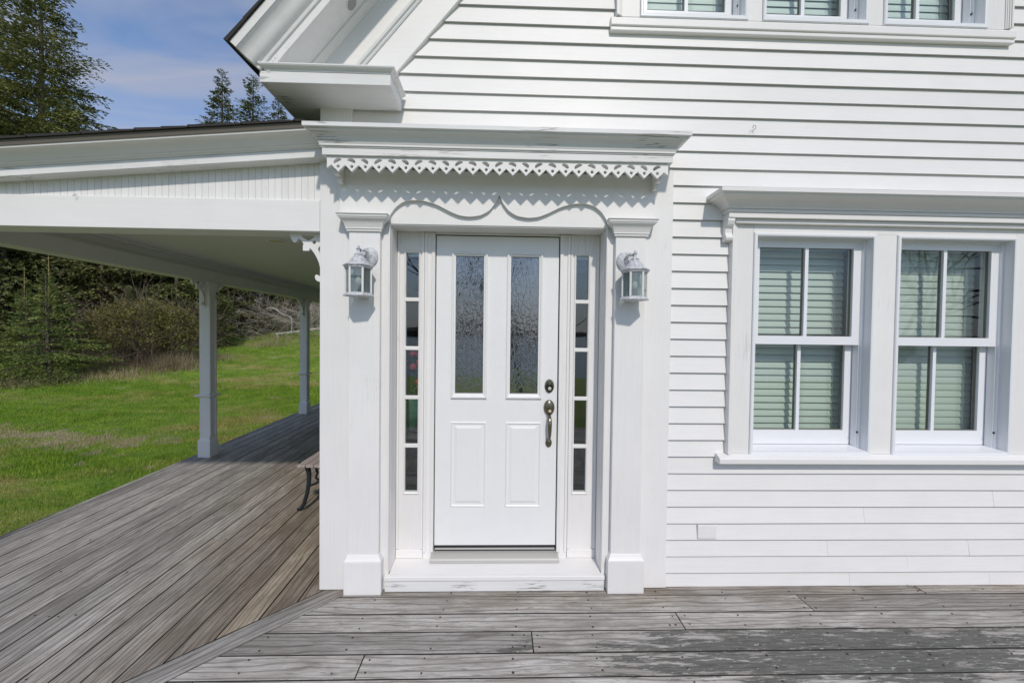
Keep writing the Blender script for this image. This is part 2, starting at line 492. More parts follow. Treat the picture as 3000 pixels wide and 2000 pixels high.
class MB:
    def __init__(self):
        self.v = []; self.f = []
    def add(self, vs, fs):
        o = len(self.v)
        self.v += [tuple(p) for p in vs]
        self.f += [tuple(i + o for i in q) for q in fs]
        return self
    def box(self, x0, x1, y0, y1, z0, z1):
        vs = [(x0, y0, z0), (x1, y0, z0), (x1, y1, z0), (x0, y1, z0), (x0, y0, z1), (x1, y0, z1), (x1, y1, z1), (x0, y1, z1)]
        return self.add(vs, [(0, 3, 2, 1), (4, 5, 6, 7), (0, 1, 5, 4), (1, 2, 6, 5), (2, 3, 7, 6), (3, 0, 4, 7)])
    def loft(self, rings, caps=True, closed=True):
        n = len(rings[0]); vs = [p for r in rings for p in r]; fs = []
        for k in range(len(rings) - 1):
            for i in range(n if closed else n - 1):
                j = (i + 1) % n
                fs.append((k*n + i, k*n + j, (k + 1)*n + j, (k + 1)*n + i))
        if caps:
            fs.append(tuple(range(n))[::-1]); fs.append(tuple((len(rings) - 1)*n + i for i in range(n)))
        return self.add(vs, fs)
    def prism(self, poly, fa, fb):
        """poly: 2d points; fa, fb map a 2d point to the two 3d ends"""
        return self.loft([[fa(*p) for p in poly], [fb(*p) for p in poly]])
    def tube(self, pts, rr, n=6, cap=True):
        pts = [Vector(p) for p in pts]
        if not hasattr(rr, '__len__'): rr = [rr]*len(pts)
        rings = []
        d0 = (pts[1] - pts[0]).normalized()
        ref = Vector((0, 0, 1)) if abs(d0.z) < 0.9 else Vector((1, 0, 0))
        for i, p in enumerate(pts):
            d = (pts[min(i + 1, len(pts) - 1)] - pts[max(i - 1, 0)]).normalized()
            a = d.cross(ref)
            if a.length < 1e-4: a = d.cross(Vector((0, 1, 0)))
            a.normalize(); b = d.cross(a)
            ref = a.cross(d)
            rings.append([p + (a*math.cos(2*math.pi*k/n) + b*math.sin(2*math.pi*k/n))*rr[i] for k in range(n)])
        return self.loft(rings, cap)
    def lathe(self, prof, c, n=16, ph=0.0):
        rings = [[(c[0] + r*math.cos(2*math.pi*k/n + ph), c[1] + r*math.sin(2*math.pi*k/n + ph), c[2] + z) for k in range(n)] for r, z in prof]
        return self.loft(rings)
    def ellipsoid(self, c, r, nu=14, nv=8):
        rings = []
        for j in range(1, nv):
            th = math.pi*j/nv
            rings.append([(c[0] + r[0]*math.sin(th)*math.cos(2*math.pi*i/nu), c[1] + r[1]*math.sin(th)*math.sin(2*math.pi*i/nu), c[2] - r[2]*math.cos(th)) for i in range(nu)])
        return self.loft(rings)
    def wrap(self, x0, x1, yb, yf, prof):
        """moulding run round a box standing out of a wall: prof = [(projection, z), ...]"""
        rings = [[(x0 - o, yb, z), (x0 - o, yf - o, z), (x1 + o, yf - o, z), (x1 + o, yb, z)] for o, z in prof]
        return self.loft(rings)

def build(name, mb, mat, parent=None, smooth=None, bevel=0.0):
    me = bpy.data.meshes.new(name)
    o0 = ORG.get(parent.name, Vector((0, 0, 0))) if parent else Vector((0, 0, 0))
    me.from_pydata([(p[0] - o0.x, p[1] - o0.y, p[2] - o0.z) for p in mb.v], [], mb.f)
    bm = bmesh.new(); bm.from_mesh(me)
    bmesh.ops.recalc_face_normals(bm, faces=bm.faces)
    bm.to_mesh(me); bm.free()
    me.materials.append(M[mat])
    o = bpy.data.objects.new(name, me)
    COL.objects.link(o)
    if parent:
        o.parent = parent
    ORG[o.name] = o0.copy()
    if smooth is not None:
        me.polygons.foreach_set('use_smooth', [True]*len(me.polygons))
        me.set_sharp_from_angle(angle=rad(smooth))
    if bevel:
        b = o.modifiers.new('edge', 'BEVEL'); b.width = bevel; b.segments = 2; b.limit_method = 'ANGLE'; b.angle_limit = rad(35)
    return o

def box(name, mat, parent, x0, x1, y0, y1, z0, z1, bevel=0.002):
    return build(name, MB().box(x0, x1, y0, y1, z0, z1), mat, parent, None, bevel)

def tag(o, label=None, cat=None, group=None, kind=None):
    if label: o['label'] = label
    if cat: o['category'] = cat
    if group: o['group'] = group
    if kind: o['kind'] = kind
    return o

def empty(name, loc, label=None, cat=None, group=None, kind=None):
    o = bpy.data.objects.new(name, None)
    o.empty_display_size = 0.2
    COL.objects.link(o)
    o.location = loc
    ORG[o.name] = Vector(loc)
    return tag(o, label, cat, group, kind)

def flat(name, outline, holes, thick, fmap, mat, parent, bevel=0.0):
    """cut-out board: 2d outline with holes, given a thickness; fmap(u, v, w) -> world"""
    cu = bpy.data.curves.new(name, 'CURVE'); cu.dimensions = '2D'; cu.fill_mode = 'BOTH'; cu.extrude = thick/2
    for poly in [outline] + list(holes):
        s = cu.splines.new('POLY'); s.points.add(len(poly) - 1)
        for p, (a, b) in zip(s.points, poly): p.co = (a, b, 0, 1)
        s.use_cyclic_u = True
    tmp = bpy.data.objects.new(name, cu)
    me0 = tmp.to_mesh()
    mb = MB().add([fmap(*v.co) for v in me0.vertices], [tuple(p.vertices) for p in me0.polygons])
    tmp.to_mesh_clear(); bpy.data.objects.remove(tmp); bpy.data.curves.remove(cu)
    o = build(name, mb, mat, parent, None, 0.0)
    bm = bmesh.new(); bm.from_mesh(o.data)
    bmesh.ops.remove_doubles(bm, verts=bm.verts, dist=1e-5)
    bmesh.ops.recalc_face_normals(bm, faces=bm.faces)
    bm.to_mesh(o.data); bm.free()
    return o

def clip(poly, a, b, c):
    """keep the part of a convex polygon with a*x + b*y + c >= 0"""
    out = []
    for i in range(len(poly)):
        p, q = poly[i], poly[(i + 1) % len(poly)]
        dp, dq = a*p[0] + b*p[1] + c, a*q[0] + b*q[1] + c
        if dp >= 0: out.append(p)
        if (dp >= 0) != (dq >= 0):
            s = dp/(dp - dq); out.append((p[0] + (q[0] - p[0])*s, p[1] + (q[1] - p[1])*s))
    return out

def copy_tree(o, parent=None):
    c = o.copy(); COL.objects.link(c)
    ORG[c.name] = ORG.get(o.name, Vector((0, 0, 0))).copy()
    if parent: c.parent = parent
    for ch in list(o.children):
        copy_tree(ch, c)
    return c

# ------------------------------------------------------------------ terrain
def ground_z(x, y):
    d = y - 10.2 - 0.04*(x + 12)
    up = 0.165*(1.1*math.log1p(math.exp(min(d/1.1, 30))))
    up = 7.0*math.tanh(up/7.0)
    dn = 0.0
    if y < -7: dn = -6.0*math.tanh((-7 - y)/55.0)
    if y > -5 and abs(x) < 60: up += 0.05*mnoise.noise(Vector((x*0.35, y*0.35, 0.3))) + 0.02*mnoise.noise(Vector((x*1.3, y*1.3, 5.3)))
    return -0.40 + up + dn

def grid_axis(parts):
    out = []
    for a, b, s in parts:
        n = int(round((b - a)/s))
        out += [a + (b - a)*i/n for i in range(n)]
    return out + [parts[-1][1]]
gx = grid_axis([(-1500, -200, 130), (-200, -50, 15), (-50, -26, 2), (-26, 4, 0.5), (4, 50, 4), (50, 200, 15), (200, 1500, 130)])
gy = grid_axis([(-1500, -200, 130), (-200, -40, 16), (-40, -4, 3), (-4, 28, 0.5), (28, 60, 2), (60, 200, 14), (200, 1500, 130)])
mb = MB()
mb.v = [(x, y, ground_z(x, y)) for y in gy for x in gx]
nx = len(gx)
mb.f = [(j*nx + i, j*nx + i + 1, (j + 1)*nx + i + 1, (j + 1)*nx + i) for j in range(len(gy) - 1) for i in range(nx - 1)]
tag(build('lawn', mb, 'lawn_ground', None, 180), kind='structure')
mb = MB().add([(-1500, -1500, -4.2), (1500, -1500, -4.2), (1500, -45, -4.2), (-1500, -45, -4.2)], [(0, 1, 2, 3)])
tag(build('sea', mb, 'sea_water'), kind='structure')
mb = MB()
rs = random.Random(4)
xs = [-900 + i*9 for i in range(201)]
hs = [9 + 5*mnoise.noise(Vector((x*0.01, 0, 0))) + rs.uniform(-1.5, 2.0) for x in xs]
mb.loft([[(x, -640, -5), (x, -640 - 10, h*0.7 - 4), (x, -660, h - 4), (x, -700, h - 4), (x, -720, -5)] for x, h in zip(xs, hs)])
tag(build('far_shore', mb, 'shore_forest'), kind='structure')

# ------------------------------------------------------------------ deck
deck = empty('deck', (0, 0, -0.03), kind='structure')
SK = -0.026                       # the side porch runs very slightly askew of the front wall
def edge_x(y): return -3.80 - 0.033*y
DL = lambda x, y: (y + 0.024)*0.96 - (x + 1.106)     # > 0: left of the mitre board
WB = 0.1425
GAP = 0.006

def deck_board(poly, ang, mat):
    """a plank from a convex outline; local x runs along the grain"""
    if len(poly) < 3: return
    ca, sa = math.cos(ang), math.sin(ang)
    cx = sum(p[0] for p in poly)/len(poly); cy = sum(p[1] for p in poly)/len(poly)
    loc = [((p[0] - cx)*ca + (p[1] - cy)*sa, -(p[0] - cx)*sa + (p[1] - cy)*ca) for p in poly]
    dz = random.uniform(-0.0012, 0.0012)
    me = bpy.data.meshes.new('deck_plank')
    m = MB().prism(loc, lambda u, v: (u, v, -0.032), lambda u, v: (u, v, 0.0))
    me.from_pydata(m.v, [], m.f)
    bm = bmesh.new(); bm.from_mesh(me); bmesh.ops.recalc_face_normals(bm, faces=bm.faces); bm.to_mesh(me); bm.free()
    me.materials.append(M[mat]); me.materials.append(M['plank_side_dark'])
    for p in me.polygons:
        if abs(p.normal.z) < 0.5: p.material_index = 1  # plank sides near black, which darkens the gaps
    o = bpy.data.objects.new('deck_plank', me); COL.objects.link(o)
    o.parent = deck
    o.location = (cx, cy, 0.03 + dz); o.rotation_euler = (0, 0, ang)
    b = o.modifiers.new('edge', 'BEVEL'); b.width = 0.003; b.segments = 2; b.limit_method = 'ANGLE'
    return o

nails = MB()
def nail(x, y):
    if random.random() < 0.12: return
    x += random.uniform(-.008, .008); y += random.uniform(-.008, .008)
    r = random.uniform(0.0035, 0.0055)
    nails.add([(x + r*1.25*math.cos(k*1.047), y + r*math.sin(k*1.047), 0.0026) for k in range(6)] + [(x + r*1.2*math.cos(k*1.047), y + r*math.sin(k*1.047), -0.004) for k in range(6)],
              [(0, 1, 2, 3, 4, 5)] + [(i, (i + 1) % 6, 6 + (i + 1) % 6, 6 + i) for i in range(6)])

# front boards (along x), joints where the photo shows them
front_y = [0.045, -0.068, -0.216, -0.352, -0.497, -0.640]
while front_y[-1] > -3.9: front_y.append(front_y[-1] - WB)
front_joint = {0: [2.69], 1: [-2.4, 1.85], 2: [1.025, 4.4], 3: [0.182, 3.9], 4: [-0.657, 3.6]}
for k in range(len(front_y) - 1):
    y1, y0 = front_y[k] - GAP/2, front_y[k + 1] + GAP/2
    js = front_joint.get(k) or [random.uniform(-3, -0.5), random.uniform(1, 4)]
    cuts = [-5.0] + sorted(js) + [6.5]
    for a, b in zip(cuts[:-1], cuts[1:]):
        poly = [(a + 0.002, y0), (b - 0.002, y0), (b - 0.002, y1), (a + 0.002, y1)]
        poly = clip(poly, 1, -0.96, 1.106 - 0.96*0.024 - 0.19 - 0.003)        # right of the mitre board
        if k == 0: pass
        deck_board(poly, 0.0, 'weathered_deck_front')
        for e in (a + 0.035, b - 0.035):
            if -5 < e < 6.4 and DL(e, y0) < -0.25:
                nail(e, y0 + 0.03); nail(e, y1 - 0.03)
    for i in range(-10, 14):
        x = 0.13 + 0.425*i - 0.05*k*0.3
        if DL(x, y0) < -0.25 and y1 > -1.6:
            nail(x, y0 + 0.03)
            if k > 0: nail(x, y1 - 0.03)
# mitre board at 45 degrees from the house corner
A = (-1.04, 0.045); L = 4.2
mit = [(-1.106 + 0.96*(y + 0.024) + dxx, y) for y, dxx in ((0.06, 0.003), (-2.85, 0.003), (-2.85, 0.187), (0.06, 0.187))]
mit = clip(mit, 0, -1, 0.02)
deck_board(mit, math.atan2(1, 0.96), 'weathered_deck_front')
# side porch boards (along y)
x0 = -1.045
k = 0
while x0 > -4.25:
    xa, xb = x0 - GAP/2, x0 - WB + GAP/2
    jy = random.uniform(2.0, 6.2)
    for ya, yb in ((-3.2, jy), (jy + 0.004, 9.5)):
        poly = [(xb + SK*ya, ya), (xa + SK*ya, ya), (xa + SK*yb, yb), (xb + SK*yb, yb)]
        poly = clip(poly, -1, 0.96, 0.96*0.024 - 1.106 - 0.003)
        poly = clip(poly, 1, 0.033, 3.80) if poly else poly
        deck_board(poly, math.pi/2 - SK, 'weathered_deck_side')
    for j in range(-2, 14):
        y = 0.2 + 0.41*j
        xm = x0 + SK*y
        if DL(xm, y) > 0.16 and xm - WB > edge_x(y) and random.random() < .18:
            nail(xm - 0.03, y); nail(xm - 0.11, y)
    x0 -= WB; k += 1
o = build('nail_head', nails, 'nail_rust', deck); tag(o, kind='stuff')
# rim and joists below
mb = MB().loft([[(edge_x(-2.8) + 0.012, -2.8, -0.034), (edge_x(9.5) + 0.012, 9.5, -0.034)], [(edge_x(-2.8) + 0.012, -2.8, -0.27), (edge_x(9.5) + 0.012, 9.5, -0.27)],
                [(edge_x(-2.8) + 0.05, -2.8, -0.27), (edge_x(9.5) + 0.05, 9.5, -0.27)], [(edge_x(-2.8) + 0.05, -2.8, -0.034), (edge_x(9.5) + 0.05, 9.5, -0.034)]], caps=False)
mb.f.append((0, 1, 3, 2)); mb.f = [f for f in mb.f if len(set(f)) == 4]
build('rim_board', mb, 'raw_framing', deck)
mb = MB()
for i in range(22):
    mb.box(-3.7, -1.15, -0.02 + i*0.41, 0.02 + i*0.41, -0.2, -0.0335)
for i in range(24):
    mb.box(-3.6 + i*0.425, -3.56 + i*0.425, -3.8, -0.05, -0.2, -0.0335)
o = build('joist', mb, 'raw_framing', deck); tag(o, kind='stuff')

# ------------------------------------------------------------------ house
house = empty('white_house', (0, 0, 0), 'white clapboard house with panelled front door and steep gable eave', 'house')
H = house
CX = -0.02                        # centre line of the entry
XL, XR = -1.09, 4.96
RM = 1.19                         # roof slope
def rake_x(z, x32): return x32 + (z - 3.2)/RM

# sheathing with the openings cut out
win_low = [(1.573, 2.355), (2.494, 3.276)]
win_up = [(0.830, 1.500), (1.593, 2.262), (2.359, 3.025)]
LZ0, LZ1 = 0.848, 2.245
UZ0, UZ1 = 3.541, 4.75
rect = lambda a, b, c, d: [(a, c), (b, c), (b, d), (a, d)]
holes = [rect(CX - 0.672, CX + 0.678, 0.06, 2.27)] + [rect(a + .012, b - .012, LZ0 + .012, LZ1 - .012) for a, b in win_low] + [rect(a + .012, b - .012, UZ0 + .012, UZ1 - .012) for a, b in win_up]
apex = 1.935
flat('front_wall', [(XL + .01, -0.3), (XR, -0.3), (XR, 3.2), (apex, 3.2 + (apex + 1.11)*RM), (XL + .01, 3.2)], holes, 0.10, lambda u, v, w: (u, 0.092 + w, v), 'interior_wall', H)

# clapboards: wedge shaped boards, each its own piece
def clap_piece(xa, xb, z0, mb_h=0.118, ax='x'):
    j = random.uniform(-0.0010, 0.0010)
    yb, yt = 0.0145 + j, 0.0305
    pr = [(yb, z0), (yt, z0 + mb_h), (yt + 0.010, z0 + mb_h), (0.041, z0)]
    n = max(1, int(abs(xb - xa)/0.35))
    rings = []
    for i in range(n + 1):
        x = xa + (xb - xa)*i/n
        dz = 0.0016*mnoise.noise(Vector((x*0.9, z0*9.0, 2.0))) + 0.0008*mnoise.noise(Vector((x*3.1, z0*17.0, 7.0)))
        dyy = 0.0010*mnoise.noise(Vector((x*1.7, z0*11.0, 9.0)))
        ring = [(y + (dyy if k_ == 0 else 0), z + dz) for k_, (y, z) in enumerate(pr)]
        rings.append([(x, y, z) for y, z in ring] if ax == 'x' else [(XL + y, x, z) for y, z in ring])
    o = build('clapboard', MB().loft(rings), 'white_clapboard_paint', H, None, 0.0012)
    o.data.materials.append(M['lap_shade'])
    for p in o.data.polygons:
        if p.normal.z < -0.8: p.material_index = 1  # undersides darker: the shadow line below each lap is put into the colour
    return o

joints = {3.431: [-0.183, 1.591, 3.04], 3.325: [2.703], 3.218: [0.211, 1.916], 3.112: [1.05, 2.706], 3.005: [0.496, 2.377], 2.899: [-0.501, 1.163, 3.048],
          2.792: [1.612], 2.686: [2.393], 2.58: [1.601, 3.194], 0.513: [3.213], 0.407: [2.352], 0.194: [2.118, 3.058], 0.088: [2.652], -0.019: [2.272, 3.207], 3.538: [0.30, 2.9]}
def cut(segs, a, b):
    out = []
    for s, e in segs:
        if b <= s or a >= e: out.append((s, e)); continue
        if a > s: out.append((s, a))
        if b < e: out.append((b, e))
    return out
z = 0.0875 - 0.1064
row = 0
while z < 5.3:
    zt = z + 0.1064
    segs = [(-0.95, XR)]
    if z > 3.08: segs = [(rake_x(z, -0.62) - 0.06 - 0.05, min(XR, 2*apex - rake_x(z, -0.62) + 0.11))]
    if z < 2.52: segs = cut(segs, -2, 1.05)
    elif z < 2.66: segs = cut(segs, -2, 1.0)
    elif z < 2.95: segs = cut(segs, -2, -0.93)
    if zt > 0.85 and z < 2.36: segs = cut(segs, 1.44, 3.41)
    elif 0.79 < zt and z < 0.85: segs = [(s, e) for s, e in segs]
    if zt > 3.50 and z < 4.9: segs = cut(segs, 0.70, 3.16)
    js = []
    for kz, v in joints.items():
        if abs(kz - z) < 0.03: js = v
    if not js and row % 2 == 0: js = [4.0 + 0.3*math.sin(row)]
    for s, e in segs:
        pts = [s] + [q for q in sorted(js) if s + 0.05 < q < e - 0.05] + [e]
        for p, q in zip(pts[:-1], pts[1:]):
            if q - p > 0.01: clap_piece(p + 0.0004, q - 0.0004, z)
    # the long side wall, seen only from a step to the left
    if z < 2.9: clap_piece(0.14, 8.8, z, ax='y')
    z = zt; row += 1

# corner boards
mb = MB()
box('corner_board', 'white_upright_paint', H, -1.105, -0.915, 0.0, 0.055, 0.002, 2.96, 0.004)
box('corner_board', 'white_upright_paint', H, -1.105, -1.075, 0.0555, 0.19, 0.002, 2.94, 0.004)
box('corner_board', 'white_upright_paint', H, 0.868, 1.060, 0.0, 0.05, 0.002, 2.62, 0.004)
box('side_wall', 'interior_wall', H, -1.045, -1.03, 0.15, 9.0, -0.3, 3.0, 0)
box('back_wall', 'interior_wall', H, -1.03, XR, 8.95, 9.0, -0.3, 3.2, 0)
box('end_wall', 'interior_wall', H, XR - 0.1, XR, 0.15, 8.94, -0.3, 3.2, 0)
box('room_floor', 'interior_dark', H, -1.02, XR - .11, 0.15, 8.9, 0.02, 0.09, 0)
box('upper_floor', 'interior_wall', H, -1.02, XR - .11, 0.145, 8.9, 2.72, 2.84, 0)
box('partition', 'interior_wall', H, 1.00, 1.10, 0.15, 8.9, 0.091, 2.71, 0)
box('partition', 'interior_dark', H, -1.02, 0.99, 3.4, 3.5, 0.091, 2.71, 0)
# stair string seen through the lowest side light
mb = MB().prism([(1.0, 0.1), (1.3, 0.1), (3.2, 1.9), (3.2, 2.2)], lambda y, z: (-0.72, y, z), lambda y, z: (-0.66, y, z))
build('stair_string', mb, 'white_trim_paint', H)

# ---- entry: frieze with ogee, pilasters, hood
og = [(-0.677, 2.304), (-0.647, 2.348), (-0.604, 2.382), (-0.552, 2.396), (-0.482, 2.395), (-0.403, 2.375), (-0.316, 2.331), (-0.263, 2.310), (-0.201, 2.302), (-0.131, 2.312),
      (-0.079, 2.342), (-0.044, 2.387)]
half = [(x - CX, z) for x, z in og]
curve = []
for (xa, za), (xb, zb) in zip(half[:-1], half[1:]):
    for s in range(4): curve.append((xa + (xb - xa)*s/4, za + (zb - za)*s/4))
curve.append(half[-1])
sm = [curve[0]] + [((curve[i-1][0] + 2*curve[i][0] + curve[i+1][0])/4, (curve[i-1][1] + 2*curve[i][1] + curve[i+1][1])/4) for i in range(1, len(curve) - 1)] + [curve[-1]]
ogee = [(CX + x, z) for x, z in sm] + [(CX, 2.438)] + [(CX - x, z) for x, z in reversed(sm)]
fo = [(-0.978, 2.575), (-0.978, 2.291), (-0.677, 2.291)] + ogee + [(0.640, 2.291), (0.938, 2.291), (0.938, 2.575)]
flat('ogee_frieze_board', fo, [], 0.022, lambda u, v, w: (u, -0.0115 + w, v), 'white_trim_paint', H)
# face boards framing the recess
box('recess_head', 'white_trim_paint', H, -0.729, 0.692, 0.0, 0.05, 2.256, 2.56, 0.002)
box('entry_face_board', 'white_upright_paint', H, -0.914, -0.689, 0.001, 0.05, 0.002, 2.255, 0.003)
box('entry_face_board', 'white_upright_paint', H, 0.655, 0.867, 0.001, 0.05, 0.002, 2.255, 0.003)
# thin bead along the opening edge
for a, b in ((-0.689, -0.680), (0.646, 0.655)):
    box('opening_bead', 'white_upright_paint', H, a, b, -0.006, 0.03, 0.10, 2.255, 0.003)
# reveal linings
box('reveal_lining', 'white_upright_paint', H, -0.695, -0.679, 0.031, 0.20, 0.10, 2.256, 0.001)
box('reveal_lining', 'white_upright_paint', H, 0.645, 0.661, 0.031, 0.20, 0.10, 2.256, 0.001)
box('reveal_lining', 'white_trim_paint', H, -0.679, 0.645, 0.006, 0.20, 2.250, 2.262, 0.001)

def pilaster(cx):
    sh = build('pilaster', MB().box(cx - 0.0925, cx + 0.0925, -0.036, 0.0, 0.2, 2.215), 'white_upright_paint', H, None, 0.003)
    build('plinth', MB().box(cx - 0.113, cx + 0.113, -0.055, -0.001, 0.001, 0.205), 'white_upright_paint', sh, None, 0.004)
    build('plinth_cap', MB().wrap(cx - 0.0935, cx + 0.0935, -0.0005, -0.037, [(0.0, 0.242), (0.004, 0.236), (0.008, 0.222), (0.0185, 0.207), (0.0185, 0.2055), (0.0, 0.2055)][::-1]), 'white_trim_paint', sh, 25)
    pr = [(0.0, 2.198), (0.010, 2.198), (0.012, 2.207), (0.008, 2.210), (0.016, 2.212), (0.016, 2.219), (0.018, 2.222), (0.022, 2.240), (0.034, 2.258), (0.046, 2.267), (0.048, 2.272),
          (0.052, 2.275), (0.055, 2.289), (0.060, 2.2895), (0.060, 2.2935), (0.0, 2.2935)]
    build('capital', MB().wrap(cx - 0.0925, cx + 0.0925, -0.0235, -0.036, pr), 'white_trim_paint', sh, 25)
pilaster(-0.824)
pilaster(0.787)

# hood over the entry
HX0, HX1 = -1.016, 0.977
hood = build('entry_hood', MB().box(HX0, HX1, -0.175, 0.012, 2.589, 2.629), 'weathered_white_paint', H, None, 0.002)
cp = [(o_, z_ + 0.026) for o_, z_ in [(0.0, 2.6035), (0.004, 2.6035), (0.004, 2.611), (0.011, 2.6115), (0.011, 2.621), (0.014, 2.625), (0.019, 2.644), (0.032, 2.661), (0.049, 2.671), (0.059, 2.675), (0.061, 2.683),
      (0.067, 2.684), (0.075, 2.686), (0.075, 2.708), (0.064, 2.712), (0.0, 2.719)]]
build('crown_moulding', MB().wrap(HX0, HX1, 0.014, -0.175, cp), 'weathered_white_paint', hood, 25)
# scalloped trim with pierced leaves
def kid(spine, r0, r1):
    n = 9; L_, R_ = [], []
    pts = []
    for i in range(n):
        s = i/(n - 1)
        a, b, c = spine
        x = (1-s)**2*a[0] + 2*s*(1-s)*b[0] + s*s*c[0]; y = (1-s)**2*a[1] + 2*s*(1-s)*b[1] + s*s*c[1]
        tx = 2*(1-s)*(b[0]-a[0]) + 2*s*(c[0]-b[0]); ty = 2*(1-s)*(b[1]-a[1]) + 2*s*(c[1]-b[1])
        l = math.hypot(tx, ty); r = (r0 + (r1 - r0)*s)*math.sqrt(max(0.0, 1 - (2*s - 1)**2))*1.32
        pts.append((x, y, -ty/l*r, tx/l*r))
    return [(x + nx_, y + ny_) for x, y, nx_, ny_ in pts] + [(x - nx_, y - ny_) for x, y, nx_, ny_ in reversed(pts[1:-1])]
KA = kid(((-0.022, -0.014), (-0.008, 0.012), (0.021, 0.008)), 0.0075, 0.0065)
KB = kid(((-0.024, 0.004), (0.004, 0.016), (0.020, -0.010)), 0.0060, 0.0085)
KC = kid(((-0.022, 0.008), (0.006, 0.010), (0.015, -0.014)), 0.0065, 0.0085)
NT_ = 25; per = 0.07604; tx0 = -0.931
out = [(-0.994, 2.588), (-0.994, 2.522)]
hl = []
for i in range(NT_):
    x = tx0 + per*i
    out += [(x - per/2, 2.540)] if i == 0 else []
    out += [(x, 2.502), (x + per/2, 2.540)]
    hl.append([(x + 0.0092*math.cos(q*0.628), 2.532 + 0.0092*math.sin(q*0.628)) for q in range(10)])
    K = (KA, KB, KC)[i % 3]
    hl.append([(x - 0.002 + a*1.04, 2.5605 + b*1.04) for a, b in K])
out += [(0.956, 2.522), (0.956, 2.588)]
flat('scalloped_trim', out, hl, 0.018, lambda u, v, w: (u, -0.152 + w, v), 'white_trim_paint', hood)
# stepped brackets at both ends
for cx in (-0.962, 0.922):
    mb = MB().box(cx - 0.012, cx + 0.012, -0.1425, -0.03, 2.535, 2.5885).box(cx - 0.0121, cx + 0.0121, -0.115, -0.03, 2.505, 2.535).box(cx - 0.0122, cx + 0.0122, -0.068, -0.0235, 2.476, 2.505)
    build('stepped_bracket', mb, 'white_trim_paint', hood)

# ---- door set
box('door_sill', 'white_trim_paint', H, -0.700, 0.662, -0.032, 0.005, 0.072, 0.100, 0.004)
box('sill_riser', 'weathered_white_paint', H, -0.697, 0.659, -0.024, 0.0, 0.003, 0.0715, 0.002)
mb = MB().prism([(0.0055, 0.072), (0.0055, 0.0995), (0.21, 0.114), (0.21, 0.072)], lambda y, z: (-0.678, y, z), lambda y, z: (0.644, y, z))
build('sill_slope', mb, 'white_trim_paint', H, None, 0.001)
DX0, DX1 = -0.428, 0.378
mb = MB().prism([(0.098, 0.108), (0.098, 0.128), (0.105, 0.134), (0.19, 0.150), (0.19, 0.100)], lambda y, z: (DX0 - 0.018, y, z), lambda y, z: (DX1 + 0.018, y, z))
build('threshold', mb, 'threshold_metal', H, None, 0.002)
box('door_sweep', 'dark_seal', H, DX0 + .002, DX1 - .002, 0.172, 0.20, 0.1505, 0.187, 0)
box('sweep_strip', 'threshold_metal', H, DX0 + .004, DX1 - .004, 0.166, 0.1715, 0.160, 0.171, 0.001)
# jambs and mullions between door and side lights
for a, b in ((-0.500, DX0 - 0.005), (DX1 + 0.006, 0.452)):
    o = box('door_jamb', 'white_upright_paint', H, a, b, 0.158, 0.215, 0.104, 2.249, 0.003)
    s = 1 if a < 0 else -1
    e = b if a < 0 else a
    box('stop_bead', 'white_upright_paint', H, min(e, e - s*.022), max(e, e - s*.022), 0.149, 0.1575, 0.15, 2.245, 0.003)
    o2 = a if a < 0 else b
    box('stop_bead', 'white_upright_paint', H, min(o2, o2 + s*.018), max(o2, o2 + s*.018), 0.150, 0.1575, 0.15, 2.245, 0.003)
    box('weather_strip', 'dark_seal', H, min(e, e + s*.0042) , max(e, e + s*.0042), 0.176, 0.2, 0.19, 2.236, 0)
box('door_head_jamb', 'white_trim_paint', H, DX0 - 0.004, DX1 + 0.005, 0.158, 0.215, 2.2385, 2.249, 0.002)
box('weather_strip', 'dark_seal', H, DX0, DX1, 0.178, 0.2, 2.2325, 2.2382, 0)
box('sheltered_transom', 'white_trim_paint', H, -0.679, 0.645, 0.201, 0.22, 2.10, 2.256, 0)

glz = [(-0.300, -0.116), (0.062, 0.247)]
dh = [rect(a, b, 1.199, 2.103) for a, b in glz]
door = flat('front_door', rect(DX0 + .001, DX1 - .001, 0.189, 2.231), dh, 0.044, lambda u, v, w: (u, 0.192 + w, v), 'door_paint', H)
FY = 0.170
for a, b in glz:
    fr = [(a - 0.026, 1.166), (b + 0.026, 1.166), (b + 0.026, 2.129), (a - 0.026, 2.129)]
    mb = MB()
    # bevelled picture-frame moulding
    prof = [(0.0, FY - 0.0005), (0.001, FY - 0.010), (0.007, FY - 0.014), (0.013, FY - 0.0125), (0.0145, FY - 0.006), (0.026, FY - 0.002), (0.027, FY + 0.016), (0.0, FY + 0.016)]
    ring = lambda o, y: [(fr[0][0] + o, y, fr[0][1] + o*1.2), (fr[1][0] - o, y, fr[1][1] + o*1.2), (fr[2][0] - o, y, fr[2][1] - o), (fr[3][0] + o, y, fr[3][1] - o)]
    mb.loft([ring(*p) for p in prof] + [ring(*prof[0])], caps=False)
    build('glass_frame', mb, 'door_paint', door, None, 0.0)
    build('door_glass', MB().box(a - .004, b + .004, 0.186, 0.191, 1.196, 2.106), 'chipped_door_glass', door)
for a, b in ((-0.324, -0.092), (0.039, 0.272)):
    z0, z1 = 0.447, 1.010
    mb = MB()
    pr = [(0.0, FY + 0.003), (0.0, FY - 0.003), (0.005, FY - 0.0065), (0.010, FY - 0.003), (0.012, FY + 0.004), (0.040, FY - 0.005), (0.042, FY - 0.0052)]
    mb.loft([[(a + o, y, z0 + o), (b - o, y, z0 + o), (b - o, y, z1 - o), (a + o, y, z1 - o)] for o, y in pr])
    build('raised_panel', mb, 'door_paint', door, None, 0.0)
